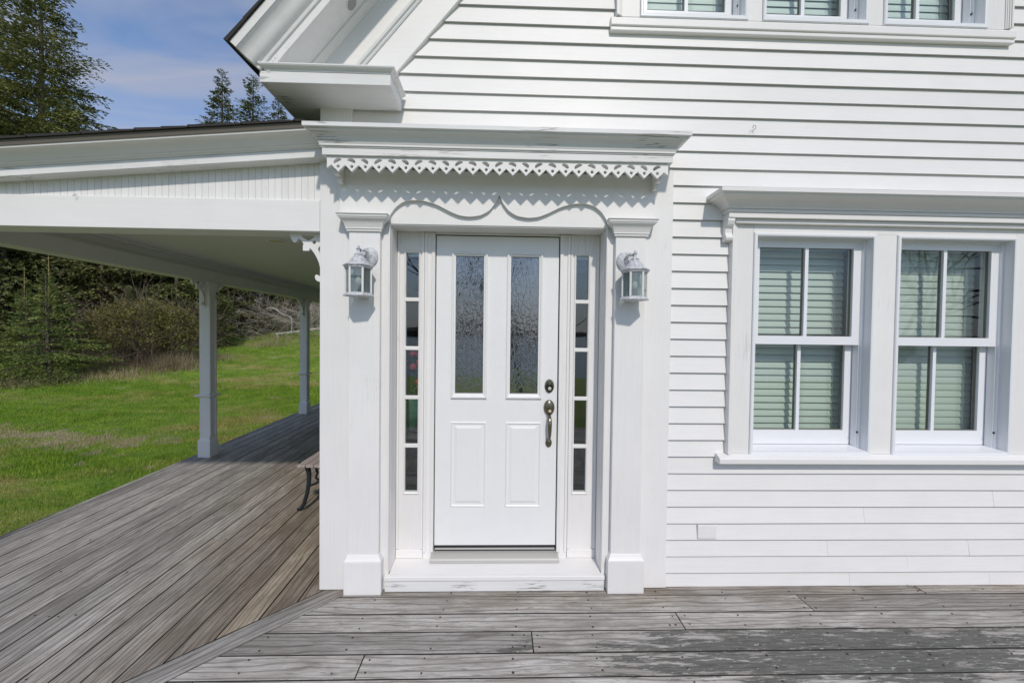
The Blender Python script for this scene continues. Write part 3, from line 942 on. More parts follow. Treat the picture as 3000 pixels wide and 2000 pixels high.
# hardware
HXc = 0.3245
def oval(name, mat, parent, cx, cz, prof, n=28):
    mb = MB().loft([[(cx + rx*math.cos(2*math.pi*k/n), y, cz + rz*math.sin(2*math.pi*k/n)) for k in range(n)] for rx, rz, y in prof])
    return build(name, mb, mat, parent, 50)
db = oval('deadbolt', 'aged_brass', door, HXc, 1.253, [(0.0315, 0.0455, FY), (0.0315, 0.0455, FY - 0.004), (0.029, 0.043, FY - 0.008), (0.026, 0.039, FY - 0.0085)])
oval('lock_collar', 'dark_brass', db, HXc, 1.2465, [(0.0235, 0.030, FY - 0.0086), (0.0235, 0.030, FY - 0.016), (0.020, 0.026, FY - 0.020), (0.0165, 0.0165, FY - 0.0205)])
oval('lock_cylinder', 'threshold_metal', db, HXc, 1.2385, [(0.0115, 0.0115, FY - 0.0206), (0.0115, 0.0115, FY - 0.0235), (0.010, 0.010, FY - 0.0245)])
hp = oval('door_handle', 'aged_brass', door, HXc, 1.110, [(0.0365, 0.0515, FY), (0.0365, 0.0515, FY - 0.004), (0.034, 0.049, FY - 0.010), (0.027, 0.041, FY - 0.016), (0.014, 0.022, FY - 0.0195)])
build('thumb_latch', MB().tube([(HXc, FY - 0.018, 1.090), (HXc, FY - 0.032, 1.088), (HXc, FY - 0.05, 1.096)], [0.007, 0.006, 0.010], 10), 'dark_brass', hp, 60)
build('grip', MB().tube([(HXc, FY - 0.010, 1.068), (HXc, FY - 0.030, 1.058), (HXc, FY - 0.048, 1.036), (HXc, FY - 0.053, 1.005), (HXc, FY - 0.052, 0.965), (HXc, FY - 0.048, 0.93), (HXc, FY - 0.038, 0.905), (HXc, FY - 0.022, 0.888), (HXc, FY - 0.004, 0.880)],
      [0.007, 0.0105, 0.0138, 0.0148, 0.0135, 0.0105, 0.0078, 0.0062, 0.006], 12), 'aged_brass', hp, 60)
oval('grip_foot', 'aged_brass', hp, HXc, 0.876, [(0.0215, 0.031, FY), (0.0215, 0.031, FY - 0.004), (0.018, 0.027, FY - 0.008), (0.010, 0.016, FY - 0.010)])

# side lights
def sidelight(x0, x1, g0, g1, lab):
    zs = [0.540, 0.855, 1.173, 1.495, 1.812, 2.124]       # bar centres
    hol = []
    for a, b in zip(zs[:-1], zs[1:]):
        hol.append(rect(g0, g1, a + 0.009, b - 0.009))
    sl = flat('sidelight', rect(x0, x1, 0.112, 2.249), hol, 0.030, lambda u, v, w: (u, 0.178 + w, v), 'white_upright_paint', H)
    for h in hol:
        build('pane', MB().box(g0 - .004, g1 + .004, 0.176, 0.1795, h[0][1] - .004, h[2][1] + .004), 'sidelight_glass', sl)
    for zc_ in zs[1:-1]:
        build('glazing_bar', MB().box(g0 - 0.008, g1 + 0.008, 0.1565, 0.1625, zc_ - 0.0125, zc_ + 0.0125), 'white_trim_paint', sl, None, 0.003)
    mb = MB()
    pr = [(0.0, 0.1628), (0.0, 0.157), (0.004, 0.155), (0.009, 0.159), (0.012, 0.1628)]
    ring = lambda o, y: [(g0 - 0.012 + o, y, 0.534 + o), (g1 + 0.012 - o, y, 0.534 + o), (g1 + 0.012 - o, y, 2.13 - o), (g0 - 0.012 + o, y, 2.13 - o)]
    mb.loft([ring(*p) for p in pr] + [ring(*pr[0])], caps=False)
    build('glazing_bead', mb, 'white_upright_paint', sl)
    for xa, xb in ((x0 + .001, x0 + 0.016), (x1 - 0.016, x1 - .001)):
        build('sidelight_stop', MB().box(xa, xb, 0.152, 0.1625, 0.170, 2.248), 'white_upright_paint', sl, None, 0.003)
    build('base_block', MB().box(x0 + .001, x1 - .001, 0.150, 0.1627, 0.1115, 0.166), 'white_trim_paint', sl, None, 0.003)
    return sl
sidelight(-0.678, -0.501, -0.622, -0.541, 'l')
sidelight(0.453, 0.644, 0.492, 0.573, 'r')

# ---- windows
def window(x0, x1, z0, z1, low=True):
    w = build('window', MB(), 'white_vinyl', H) if False else None
    h = z1 - z0
    mb = MB()
    pr = [(0.0, 0.03), (0.0, -0.008), (0.004, -0.012), (0.014, -0.012), (0.020, -0.009), (0.020, 0.045), (0.030, 0.047), (0.030, 0.060), (0.034, 0.062), (0.034, 0.105), (0.030, 0.107), (0.030, 0.165), (0.0, 0.165)]
    ring = lambda o, y: [(x0 + o, y, z0 + o), (x1 - o, y, z0 + o), (x1 - o, y, z1 - o), (x0 + o, y, z1 - o)]
    mb.loft([ring(*p) for p in pr] + [ring(*pr[0])], caps=False)
    W_ = build('window', mb, 'white_vinyl', H, None, 0.0)
    mb = MB().prism([(-0.009, z0 + 0.0205), (-0.009, z0 + 0.028), (0.165, z0 + 0.046), (0.165, z0 + 0.0205)], lambda y, z: (x0 + .0205, y, z), lambda y, z: (x1 - .0205, y, z))
    build('window_sill', mb, 'white_vinyl', W_)
    zm = z0 + 0.730*h/1.397*(1.0)
    a, b = x0 + 0.034, x1 - 0.034
    xm = (a + b)/2
    def sash(za, zb, y, st, bot, top):
        g = (a + st, b - st, za + bot, zb - top)
        outl = rect(a, b, za, zb)
        s = flat('sash', outl, [rect(g[0], xm - 0.011, g[2], g[3]), rect(xm + 0.011, g[1], g[2], g[3])], 0.034, lambda u, v, w: (u, y + 0.017 + w, v), 'white_vinyl', W_)
        return g
    def panes(g, y):
        for p, q in ((g[0], xm - 0.011), (xm + 0.011, g[1])):
            build('pane', MB().box(p - .003, q + .003, y + 0.013, y + 0.017, g[2] - .003, g[3] + .003), 'window_glass', W_)
            # dark spacer bar round the sealed unit
            mb = MB()
            r_ = lambda o, yy: [(p + o, yy, g[2] + o), (q - o, yy, g[2] + o), (q - o, yy, g[3] - o), (p + o, yy, g[3] - o)]
            mb.loft([r_(-0.002, y + 0.0175), r_(0.0045, y + 0.0175), r_(0.0045, y + 0.029), r_(-0.002, y + 0.029), r_(-0.002, y + 0.0175)], caps=False)
            build('spacer_bar', mb, 'brass_spacer', W_)
    g1 = sash(zm - 0.028, z1 - 0.034, 0.063, 0.048, 0.054, 0.040)
    panes(g1, 0.063)
    g2 = sash(z0 + 0.044, zm + 0.018, 0.109, 0.048, 0.092, 0.040)
    panes(g2, 0.109)
    for zz in (z0 + 0.13,):
        build('sash_latch', MB().box(x1 - 0.036, x1 - 0.0335, 0.050, 0.060, zz, zz + 0.012), 'dark_seal', W_)
    return g1, g2
for a, b in win_low: window(a, b, LZ0, LZ1)
for a, b in win_up: window(a, b, UZ0, UZ1)

# casing boards: lower pair
def fluted(x0, x1, z0, z1, left):
    box('window_casing', 'white_upright_paint', H, x0, x1, 0.0, 0.045, z0, z1, 0.002)
    s = x0 if left else x1
    d = 1 if left else -1
    for o, wd, yf in ((0.0, 0.012, -0.020), (0.013, 0.008, -0.015), (0.022, 0.007, -0.010), (0.030, 0.007, -0.006)):
        p, q = sorted((s + d*o, s + d*(o + wd)))
        box('back_band', 'white_upright_paint', H, p, q, yf, -0.0005, z0, z1, 0.002)
fluted(1.428, 1.572, 0.858, 2.318, True)
box('window_casing', 'white_upright_paint', H, 2.356, 2.493, 0.0, 0.045, 0.858, 2.246, 0.002)
fluted(3.277, 3.424, 0.858, 2.318, False)
box('window_head', 'white_trim_paint', H, 1.573, 3.276, 0.0, 0.045, 2.2462, 2.318, 0.001)
box('window_apron', 'white_trim_paint', H, 1.573, 3.276, 0.001, 0.045, 0.80, 0.8475, 0.001)
mb = MB().prism([(0.03, 0.802), (-0.038, 0.802), (-0.042, 0.806), (-0.042, 0.834), (-0.036, 0.841), (-0.0005, 0.857), (0.03, 0.8572)], lambda y, z: (1.366, y, z), lambda y, z: (3.486, y, z))
build('window_stool', mb, 'white_trim_paint', H, None, 0.002)
# hood over the pair
lh = build('window_hood', MB().box(1.384, 3.470, -0.052, 0.024, 2.323, 2.350), 'white_trim_paint', H, None, 0.002)
cp2 = [(0.0, 2.3505), (0.0, 2.3525), (-0.003, 2.3535), (0.006, 2.356), (0.008, 2.370), (0.003, 2.373), (0.008, 2.376), (0.012, 2.377), (0.012, 2.384), (0.018, 2.388), (0.030, 2.404), (0.052, 2.420), (0.080, 2.430), (0.088, 2.433),
       (0.090, 2.442), (0.098, 2.444), (0.106, 2.4465), (0.106, 2.467), (0.098, 2.471), (0.0, 2.482)]
build('crown_moulding', MB().wrap(1.384, 3.470, 0.026, -0.052, cp2), 'white_trim_paint', lh, 25)
build('bed_moulding', MB().box(1.44, 3.415, -0.030, -0.0005, 2.296, 2.3225), 'white_trim_paint', lh, None, 0.004)
for cx in (1.404, 3.448):
    mb = MB().prism([(0.02, 2.3225), (-0.046, 2.3225), (-0.047, 2.305), (-0.038, 2.285), (-0.030, 2.275), (-0.016, 2.262), (-0.014, 2.235), (-0.022, 2.222), (-0.026, 2.206), (-0.020, 2.192), (-0.006, 2.186), (0.02, 2.183)],
                    lambda y, z: (cx - 0.022, y, z), lambda y, z: (cx + 0.022, y, z))
    build('console', mb, 'white_trim_paint', lh, None, 0.002)
# casing: upper triple
fluted(0.682, 0.829, 3.544, 4.80, True)
for a, b in ((1.501, 1.592), (2.263, 2.358)):
    box('window_casing', 'white_upright_paint', H, a, b, 0.0, 0.045, 3.544, 4.751, 0.002)
fluted(3.026, 3.180, 3.544, 4.80, False)
box('window_head', 'white_trim_paint', H, 0.83, 3.025, 0.0, 0.045, 4.7512, 4.86, 0.001)
mb = MB().prism([(0.03, 3.456), (-0.004, 3.456), (-0.007, 3.460), (-0.007, 3.477), (-0.003, 3.479), (-0.003, 3.482), (-0.013, 3.484), (-0.015, 3.488), (-0.015, 3.524), (-0.011, 3.530), (-0.001, 3.5405), (0.03, 3.5408)], lambda y, z: (0.650, y, z), lambda y, z: (3.206, y, z))
build('window_stool', mb, 'white_trim_paint', H, None, 0.0015)

# ---- roof, rake and eave return
tv = Vector((1, 0, RM)).normalized(); nv = Vector((-RM, 0, 1)).normalized()
def rk(x32, y, t_, n_=0.0):
    """point on the rake: x32 = x of the line at z = 3.2; t_ = metres up the slope from z = 3.2; n_ = out from the roof"""
    p = Vector((x32, y, 3.2)) + tv*t_ + nv*n_
    return (p.x, p.y, p.z)
TT = 5.9
def rake_piece(name, mat, prof, t0, t1, smooth=None, bevel=0.0):
    """prof: list of (n out from the soffit line at x=-1.11, y)"""
    ts = lambda n_: (3.012 - 3.2 - nv.z*n_)/tv.z if t0 is None else t0
    m = MB().prism(prof, lambda n_, y: rk(-1.11, y, ts(n_), n_), lambda n_, y: rk(-1.11, y, t1, n_))
    return build(name, m, mat, H, smooth, bevel)
k1 = 0.766
# boards lying on the wall below the soffit (n negative = towards the wall field)
rake_piece('rake_frieze', 'white_trim_paint', [(0.0, 0.04), (0.0, -0.012), (-0.178, -0.012), (-0.178, 0.04)], None, TT)
rake_piece('rake_bead', 'weathered_white_paint', [(-0.1785, 0.03), (-0.1785, -0.026), (-0.186, -0.034), (-0.196, -0.030), (-0.199, -0.018), (-0.208, -0.016), (-0.214, -0.010), (-0.214, 0.03)], None, TT, 30)
rake_piece('rake_frieze', 'white_trim_paint', [(-0.2145, 0.04), (-0.2145, -0.004), (-0.376, -0.004), (-0.376, 0.04)], None, TT, None, 0.002)
# soffit, bed mould, fascia, crown
sof = rake_piece('rake_soffit', 'peeling_rake_paint', [(0.001, -0.0), (0.001, -0.228), (0.016, -0.228), (0.016, -0.0)], None, TT)
rake_piece('bed_moulding', 'white_trim_paint', [(-0.0005, -0.0125), (-0.0005, -0.052), (-0.008, -0.050), (-0.012, -0.042), (-0.016, -0.030), (-0.026, -0.020), (-0.028, -0.0125)], None, TT, 30)
rake_piece('rake_fascia', 'peeling_rake_paint', [(-0.008, -0.2285), (-0.008, -0.240), (0.028, -0.240), (0.028, -0.2285)], -0.262, TT, None, 0.0015)
cy = [(0.0285, -0.20), (0.0285, -0.243), (0.032, -0.250), (0.044, -0.255), (0.050, -0.250), (0.052, -0.258), (0.058, -0.272), (0.070, -0.284), (0.086, -0.292), (0.102, -0.302), (0.114, -0.318), (0.119, -0.330), (0.1195, -0.20)]
rake_piece('rake_crown', 'peeling_rake_paint', cy, -0.284, TT, 35)
rake_piece('rake_fillet', 'white_trim_paint', [(0.120, -0.20), (0.120, -0.334), (0.138, -0.337), (0.156, -0.341), (0.156, -0.20)], -0.285, TT, None, 0.0015)
# right-hand slope of the same gable, far outside the picture
def mirror(o):
    c = o.copy(); c.data = o.data.copy(); COL.objects.link(c); c.parent = o.parent
    for v in c.data.vertices: v.co.x = 2*apex - v.co.x
    c.data.flip_normals()
    return c
for nm in [o for o in H.children if o.name.startswith(('rake_', 'bed_mould'))]: mirror(nm)
# shingle courses: only their dark edges show over the fillet
nco = 40
for i in range(nco):
    t0 = -0.292 + i*0.148
    m = MB().prism([(0.1565, t0), (0.176, t0 - 0.006), (0.164, t0 + 0.30), (0.1565, t0 + 0.30)], lambda n_, t_: rk(-1.11, -0.352 + 0.003*(i % 3), t_, n_), lambda n_, t_: rk(-1.11, 9.2, t_, n_))
    s = build('shingle_course', m, 'roof_shingle_felt', H)
    mirror(s)
# eave box and return
EX = -1.322
eb = build('eave_return', MB().box(EX, -0.619, -0.237, 0.012, 2.943, 3.003), 'weathered_white_paint', H, None, 0.002)
rp = [(0.0, 3.0035), (0.003, 3.0035), (0.004, 3.012), (0.010, 3.016), (0.022, 3.022), (0.026, 3.028), (0.026, 3.034), (0.0, 3.042)]
build('return_crown', MB().wrap(EX + .03, -0.619, 0.0, -0.237, rp), 'weathered_white_paint', eb, 25)
box('eave_soffit', 'soffit_paint', H, EX, -1.106, 0.0125, 9.0, 2.943, 2.957, 0)
box('eave_fascia', 'white_trim_paint', H, EX, EX + 0.02, 0.0125, 9.0, 2.9575, 3.02, 0)
# round louvred vent in the rake soffit
vc_t, vc_y = 0.36, -0.112
def disc_ring(r, n_):
    return [rk(-1.11, vc_y + r*math.sin(2*math.pi*q/24), vc_t + r*math.cos(2*math.pi*q/24), n_) for q in range(24)]
vb = build('soffit_vent', MB().loft([disc_ring(0.042, 0.0005), disc_ring(0.042, -0.003), disc_ring(0.036, -0.005), disc_ring(0.035, -0.002)]), 'white_trim_paint', H, 40)
for i in range(6):
    off = -0.026 + i*0.0105
    hw = math.sqrt(max(0.0, 0.034**2 - off**2))
    m = MB()
    m.loft([[rk(-1.11, vc_y + off - .0018, vc_t - hw, -0.0022), rk(-1.11, vc_y + off + .0018, vc_t - hw, -0.0022), rk(-1.11, vc_y + off + .0030, vc_t - hw, -0.0030), rk(-1.11, vc_y + off - .0005, vc_t - hw, -0.0030)],
            [rk(-1.11, vc_y + off - .0018, vc_t + hw, -0.0022), rk(-1.11, vc_y + off + .0018, vc_t + hw, -0.0022), rk(-1.11, vc_y + off + .0030, vc_t + hw, -0.0030), rk(-1.11, vc_y + off - .0005, vc_t + hw, -0.0030)]])
    build('slit_shade', m, 'cast_iron' , vb)  # dark strips on the white disc, painting the shade in the vent slits

# small wooden block and hooks on the clapboards
box('utility_block', 'white_clapboard_paint', H, 1.263, 1.383, 0.006, 0.026, 0.312, 0.398, 0.003)
mb = MB().tube([(1.557, 0.022, 2.905), (1.557, -0.006, 2.905)] + [(1.557 + 0.0, -0.006 - 0.016*math.sin(q), 2.893 + 0.012*math.cos(q)) for q in (0.3, 1.0, 1.8, 2.6, 3.4, 4.2)], 0.0017, 5)
build('wall_hook', MB().tube([(1.563, 0.02, 2.885), (1.563, -0.004, 2.885)] + [(1.5555 + 0.0105*math.cos(q), -0.006, 2.893 + 0.0125*math.sin(q)) for q in (-0.7, 0.0, 0.8, 1.6, 2.4, 3.2, 4.0)], 0.0016, 5), 'wire_steel', H)

# ------------------------------------------------------------------ side porch
porch = empty('side_porch', (-2.5, 2.6, 0), 'white side porch with square posts under a low shed roof', 'porch')
P = porch
BZ = 2.203
# front beam and beadboard gable end
box('front_beam', 'white_trim_paint', P, -3.86, -1.1075, 0.004, 0.165, BZ, 2.390, 0.003)
box('beam_moulding', 'white_trim_paint', P, -3.60, -1.1075, 0.166, 0.185, BZ + 0.006, 2.385, 0.002)
RS = 0.085                                  # slope of the porch roof
def rz(x, z114): return z114 + (x + 1.14)*RS
x = -1.1085
i = 0
while x > -4.0:
    wd = 0.0392 if i % 2 else 0.0400
    xa, xb = x - 0.0005, x - wd
    top = lambda xx: rz(xx, 2.655)
    if top(xb) > 2.392:
        m = MB()
        z0 = 2.3915
        m.loft([[(xb, 0.0262, z0), (xb + .0022, 0.0245, z0), (xb + .0036, 0.0254, z0), (xb + .005, 0.0245, z0), (xa, 0.0245, z0), (xa, 0.032, z0), (xb, 0.032, z0)],
                [(xb, 0.0262, top(xb)), (xb + .0022, 0.0245, top(xb)), (xb + .0036, 0.0254, top(xb)), (xb + .005, 0.0245, top(xb)), (xa, 0.0245, top(xa)), (xa, 0.032, top(xa)), (xb, 0.032, top(xb))]])
        build('beadboard_plank', m, 'white_upright_paint', P)
    x -= wd; i += 1
box('gable_backing', 'interior_wall', P, -3.9, -1.107, 0.034, 0.06, 2.391, rz(-3.9, 2.66), 0)
def porch_run(name, mat, prof, xa=-1.0, xb=-4.15, smooth=None):
    m = MB().prism(prof, lambda y, z: (xa, y, rz(xa, z)), lambda y, z: (xb, y, rz(xb, z)))
    return build(name, m, mat, P, smooth)
porch_run('gable_fascia', 'weathered_white_paint', [(0.023, 2.618), (-0.058, 2.618), (-0.060, 2.620), (-0.060, 2.668), (0.023, 2.668)], -1.02)
porch_run('gable_crown', 'white_trim_paint', [(0.02, 2.6685), (-0.066, 2.6685), (-0.069, 2.676), (-0.080, 2.680), (-0.082, 2.688), (-0.090, 2.690), (-0.096, 2.700), (-0.108, 2.715), (-0.126, 2.727), (-0.150, 2.733), (-0.152, 2.742), (0.02, 2.742)], -1.0, -4.15, 30)
porch_run('drip_board', 'drip_edge_brown', [(0.0, 2.7425), (-0.156, 2.7425), (-0.162, 2.772), (0.0, 2.772)], -1.06)
for i in range(22):
    xa = -4.22 + i*0.145
    xb_ = min(xa + 0.30, -1.106)
    m = MB().add([(xa, yy, zz) for yy in (-0.172 - 0.002*(i % 2), 9.3) for zz in (rz(xa, 2.7725), rz(xa, 2.789))] + [(xb_, yy, zz) for yy in (-0.172 - 0.002*(i % 2), 9.3) for zz in (rz(xb_, 2.7725), rz(xb_, 2.777))],
                 [(0, 1, 3, 2), (4, 6, 7, 5), (0, 4, 5, 1), (2, 3, 7, 6), (1, 5, 7, 3), (0, 2, 6, 4)])
    build('shingle_course', m, 'roof_shingle_felt', P)
# ceiling, side beam, trim
CZ = 2.440
box('porch_ceiling', 'soffit_paint', P, -3.75, -1.107, 0.06, 9.2, CZ, CZ + 0.02, 0)
box('roof_deck', 'interior_dark', P, -4.0, -1.107, 0.07, 9.25, CZ + 0.03, rz(-4.0, 2.765), 0)
def beam_run(name, mat, o0, o1, z0, z1, y0=0.166, y1=9.2, bev=0.002):
    cx0, cx1 = -3.595 - 0.037*y0, -3.595 - 0.037*y1
    m = MB().loft([[(cx0 + o0, y0, z0), (cx0 + o1, y0, z0), (cx0 + o1, y0, z1), (cx0 + o0, y0, z1)], [(cx1 + o0, y1, z0), (cx1 + o1, y1, z0), (cx1 + o1, y1, z1), (cx1 + o0, y1, z1)]])
    return build(name, m, mat, P, None, bev)
beam_run('side_beam', 'soffit_paint', -0.11, 0.085, BZ, 2.325)
beam_run('beam_bead', 'soffit_paint', -0.102, 0.070, BZ - 0.006, BZ - 0.0005)
beam_run('beam_moulding', 'soffit_paint', -0.11, 0.072, 2.3255, 2.345)
beam_run('beam_moulding', 'soffit_paint', -0.11, 0.055, 2.3455, CZ - 0.002)
beam_run('ceiling_trim', 'soffit_paint', 0.0555, 0.10, CZ - 0.022, CZ - 0.001)
beam_run('eave_board', 'white_trim_paint', -0.42, -0.111, BZ + 0.06, 2.50)
# downlight
dl = build('downlight', MB().lathe([(0.092, 0.0), (0.090, -0.006), (0.078, -0.008), (0.074, -0.002)], (-2.11, 1.36, CZ - 0.0005), 28), 'white_vinyl', P, 40)
build('lamp_lens', MB().lathe([(0.073, -0.0035), (0.06, -0.006), (0.02, -0.0075)], (-2.11, 1.36, CZ - 0.0005), 24), 'lamp_lens', dl, 60)
# posts
SCR = [(0, 0), (0.21, 0), (0.206, 0.02), (0.200, 0.036), (0.190, 0.050), (0.178, 0.054), (0.167, 0.048), (0.160, 0.036), (0.154, 0.031), (0.146, 0.036), (0.134, 0.048), (0.126, 0.062), (0.124, 0.069), (0.129, 0.070), (0.129, 0.105), (0.090, 0.105),
       (0.089, 0.094), (0.084, 0.090), (0.074, 0.100), (0.058, 0.122), (0.042, 0.150), (0.030, 0.180), (0.022, 0.212), (0.019, 0.240), (0.020, 0.262), (0.032, 0.262), (0.040, 0.252), (0.052, 0.254), (0.055, 0.268), (0.050, 0.284), (0.036, 0.294), (0.018, 0.297), (0, 0.294)]
SCH = [[(0.138, 0.010), (0.060, 0.010), (0.056, 0.018), (0.070, 0.030), (0.093, 0.043), (0.112, 0.034), (0.130, 0.022)],
       [(0.060 + 0.0115*math.cos(q*0.5236), 0.052 + 0.0115*math.sin(q*0.5236)) for q in range(12)],
       [(0.006, 0.052), (0.022, 0.072), (0.034, 0.086), (0.036, 0.098), (0.026, 0.118), (0.006, 0.150)]]
def scroll(parent, base, d, name='scroll_bracket'):
    dv = Vector(d); pv = Vector((dv.y, -dv.x, 0))
    return flat(name, SCR, SCH, 0.026, lambda u, v, w: tuple(Vector(base) + dv*u + pv*w - Vector((0, 0, v))), 'white_trim_paint', parent)
scroll(P, (-1.1075, 0.075, BZ - 0.001), (-1, 0, 0))
def post(y, corner=False):
    cx = -3.76 if corner else -3.694 - 0.037*(y - 2.665)
    cx2 = cx
    pst = build('post', MB().box(cx - 0.0605, cx + 0.0605, y - 0.0605, y + 0.0605, 0.215, BZ - 0.007), 'white_upright_paint', P, None, 0.003)
    build('plinth', MB().box(cx - 0.076, cx + 0.076, y - 0.076, y + 0.076, 0.0015, 0.200), 'white_upright_paint', pst, None, 0.003)
    mb = MB()
    mb.loft([[(cx - s, y - s, z_), (cx + s, y - s, z_), (cx + s, y + s, z_), (cx - s, y + s, z_)] for s, z_ in ((0.076, 0.2005), (0.0762, 0.206), (0.070, 0.216), (0.062, 0.232), (0.0606, 0.24))])
    build('plinth_cap', mb, 'white_trim_paint', pst)
    mb = MB()
    mb.loft([[(cx - s, y - s, z_), (cx + s, y - s, z_), (cx + s, y + s, z_), (cx - s, y + s, z_)] for s, z_ in ((0.062, 0.752), (0.068, 0.757), (0.096, 0.768), (0.099, 0.772), (0.099, 0.782), (0.090, 0.787), (0.062, 0.792))])
    build('post_collar', mb, 'white_trim_paint', pst)
    # applied strips on the house-facing side, leaving a sunk panel
    for za, zb in ((0.26, 0.74), (0.81, 2.0)):
        for ya, yb in ((y - 0.060, y - 0.034), (y + 0.034, y + 0.060)):
            build('panel_strip', MB().box(cx + 0.0607, cx + 0.070, ya, yb, za, zb), 'white_upright_paint', pst, None, 0.003)
    for dy in (-1, 1):
        if corner and dy < 0: continue
        scroll(pst, (cx, y + dy*0.061, BZ - 0.008), (0.0*dy, dy, 0))
    if corner:
        scroll(pst, (cx + 0.061, y, BZ - 0.008), (1, 0, 0))
    # chamfer block on the front face
    if not corner:
        build('strap', MB().tube([(cx + 0.030, y - 0.064, BZ - 0.01), (cx + 0.030, y - 0.064, 1.90), (cx + 0.005, y - 0.064, 1.865)], 0.005, 5), 'white_trim_paint', pst)
post(0.085, True); post(2.665); post(5.350); post(8.05)
# hook under the gable
build('beam_hook', MB().tube([(-2.535, 0.003, 2.394), (-2.535, -0.012, 2.394)] + [(-2.535 + 0.007*math.sin(q), -0.014, 2.387 + 0.007*math.cos(q)) for q in (0.3, 1.2, 2.2, 3.2, 4.2, 5.0)], 0.0014, 5), 'wire_steel', P)

# ------------------------------------------------------------------ lanterns
def lantern(cx, arm_side, label):
    yw = -0.0365
    c = (cx, -0.124)
    root = empty('wall_lantern', (cx, yw, 1.80), label, 'lantern', 'white hexagonal lanterns beside the front door')
    mt = 'antiqued_white_metal'
    R6 = 0.0855
    ph = rad(8) if arm_side < 0 else rad(-8)
    hexr = lambda r, z_: [(c[0] + r*math.cos(math.pi/3*k_ + ph), c[1] + r*math.sin(math.pi/3*k_ + ph), z_) for k_ in range(6)]
    build('base_plate', MB().loft([hexr(0.070, 1.800), hexr(R6, 1.804), hexr(R6, 1.808), hexr(0.076, 1.818), hexr(0.0725, 1.823)]), mt, root)
    for k_ in range(6):
        a = math.pi/3*k_ + ph
        px, py = c[0] + 0.0695*math.cos(a), c[1] + 0.0695*math.sin(a)
        build('corner_bar', MB().tube([(px, py, 1.8225), (px, py, 1.9615)], 0.0062, 6), 'white_trim_paint', root, 40)
        b_ = a + math.pi/3
        qx, qy = c[0] + 0.0695*math.cos(b_), c[1] + 0.0695*math.sin(b_)
        n2 = Vector((math.cos(a + math.pi/6), math.sin(a + math.pi/6), 0))*0.0012
        p, q = Vector((px, py, 0)), Vector((qx, qy, 0))
        vs = [p - n2, q - n2, q + n2, p + n2]
        build('glass_pane', MB().loft([[(v_.x, v_.y, 1.823) for v_ in vs], [(v_.x, v_.y, 1.961) for v_ in vs]]), 'lantern_glass', root)
    cap = build('cap', MB().loft([hexr(0.074, 1.961), hexr(0.078, 1.964), hexr(0.080, 1.972), hexr(0.0875, 1.976), hexr(0.0885, 1.980), hexr(0.082, 1.986)]), mt, root)
    dome = [(0.078, 1.9855), (0.063, 1.991), (0.052, 2.002), (0.044, 2.016), (0.035, 2.028), (0.0265, 2.034), (0.024, 2.0355), (0.024, 2.047), (0.017, 2.050), (0.009, 2.062)]
    build('dome', MB().loft([hexr(r_, z_) if r_ > 0.06 else [(c[0] + r_*math.cos(math.pi/3*q_ + ph), c[1] + r_*math.sin(math.pi/3*q_ + ph), z_) for q_ in range(6)] for r_, z_ in dome]), mt, root, 50)
    build('finial', MB().lathe([(0.010, 2.060), (0.008, 2.072), (0.0145, 2.076), (0.0145, 2.079), (0.007, 2.082), (0.0085, 2.088), (0.005, 2.094), (0.0015, 2.100)], (c[0], c[1], 0), 12), mt, root, 50)
    bx = cx - arm_side*0.036
    n = 20
    bp = [[(bx + r_*0.95*math.cos(2*math.pi*q_/n), y_, 2.045 + r_*1.12*math.sin(2*math.pi*q_/n)) for q_ in range(n)] for r_, y_ in ((0.053, yw), (0.053, yw - 0.006), (0.046, yw - 0.014), (0.034, yw - 0.020), (0.014, yw - 0.026))]
    build('back_plate', MB().loft(bp), mt, root, 50)
    build('arm', MB().tube([(bx, yw - 0.020, 2.03), (bx, yw - 0.032, 2.048), (bx, yw - 0.046, 2.070), (0.6*bx + 0.4*c[0], yw - 0.062, 2.078), (c[0], c[1] + 0.016, 2.068), (c[0], c[1] + 0.004, 2.052)], [0.011, 0.011, 0.010, 0.009, 0.009, 0.009], 8), mt, root, 60)
    build('socket', MB().lathe([(0.016, 1.92), (0.016, 1.963), (0.012, 1.963)], (c[0], c[1], 0), 12), 'white_vinyl', root, 50)
    build('bulb', MB().lathe([(0.008, 1.868), (0.017, 1.878), (0.018, 1.895), (0.012, 1.915), (0.010, 1.921)], (c[0], c[1], 0), 12), 'bulb_white', root, 60)
lantern(-0.828, -1, 'white hexagonal wall lantern on the pilaster next to the side porch')
lantern(0.785, 1, 'white hexagonal wall lantern on the pilaster nearest the pale green window blinds')

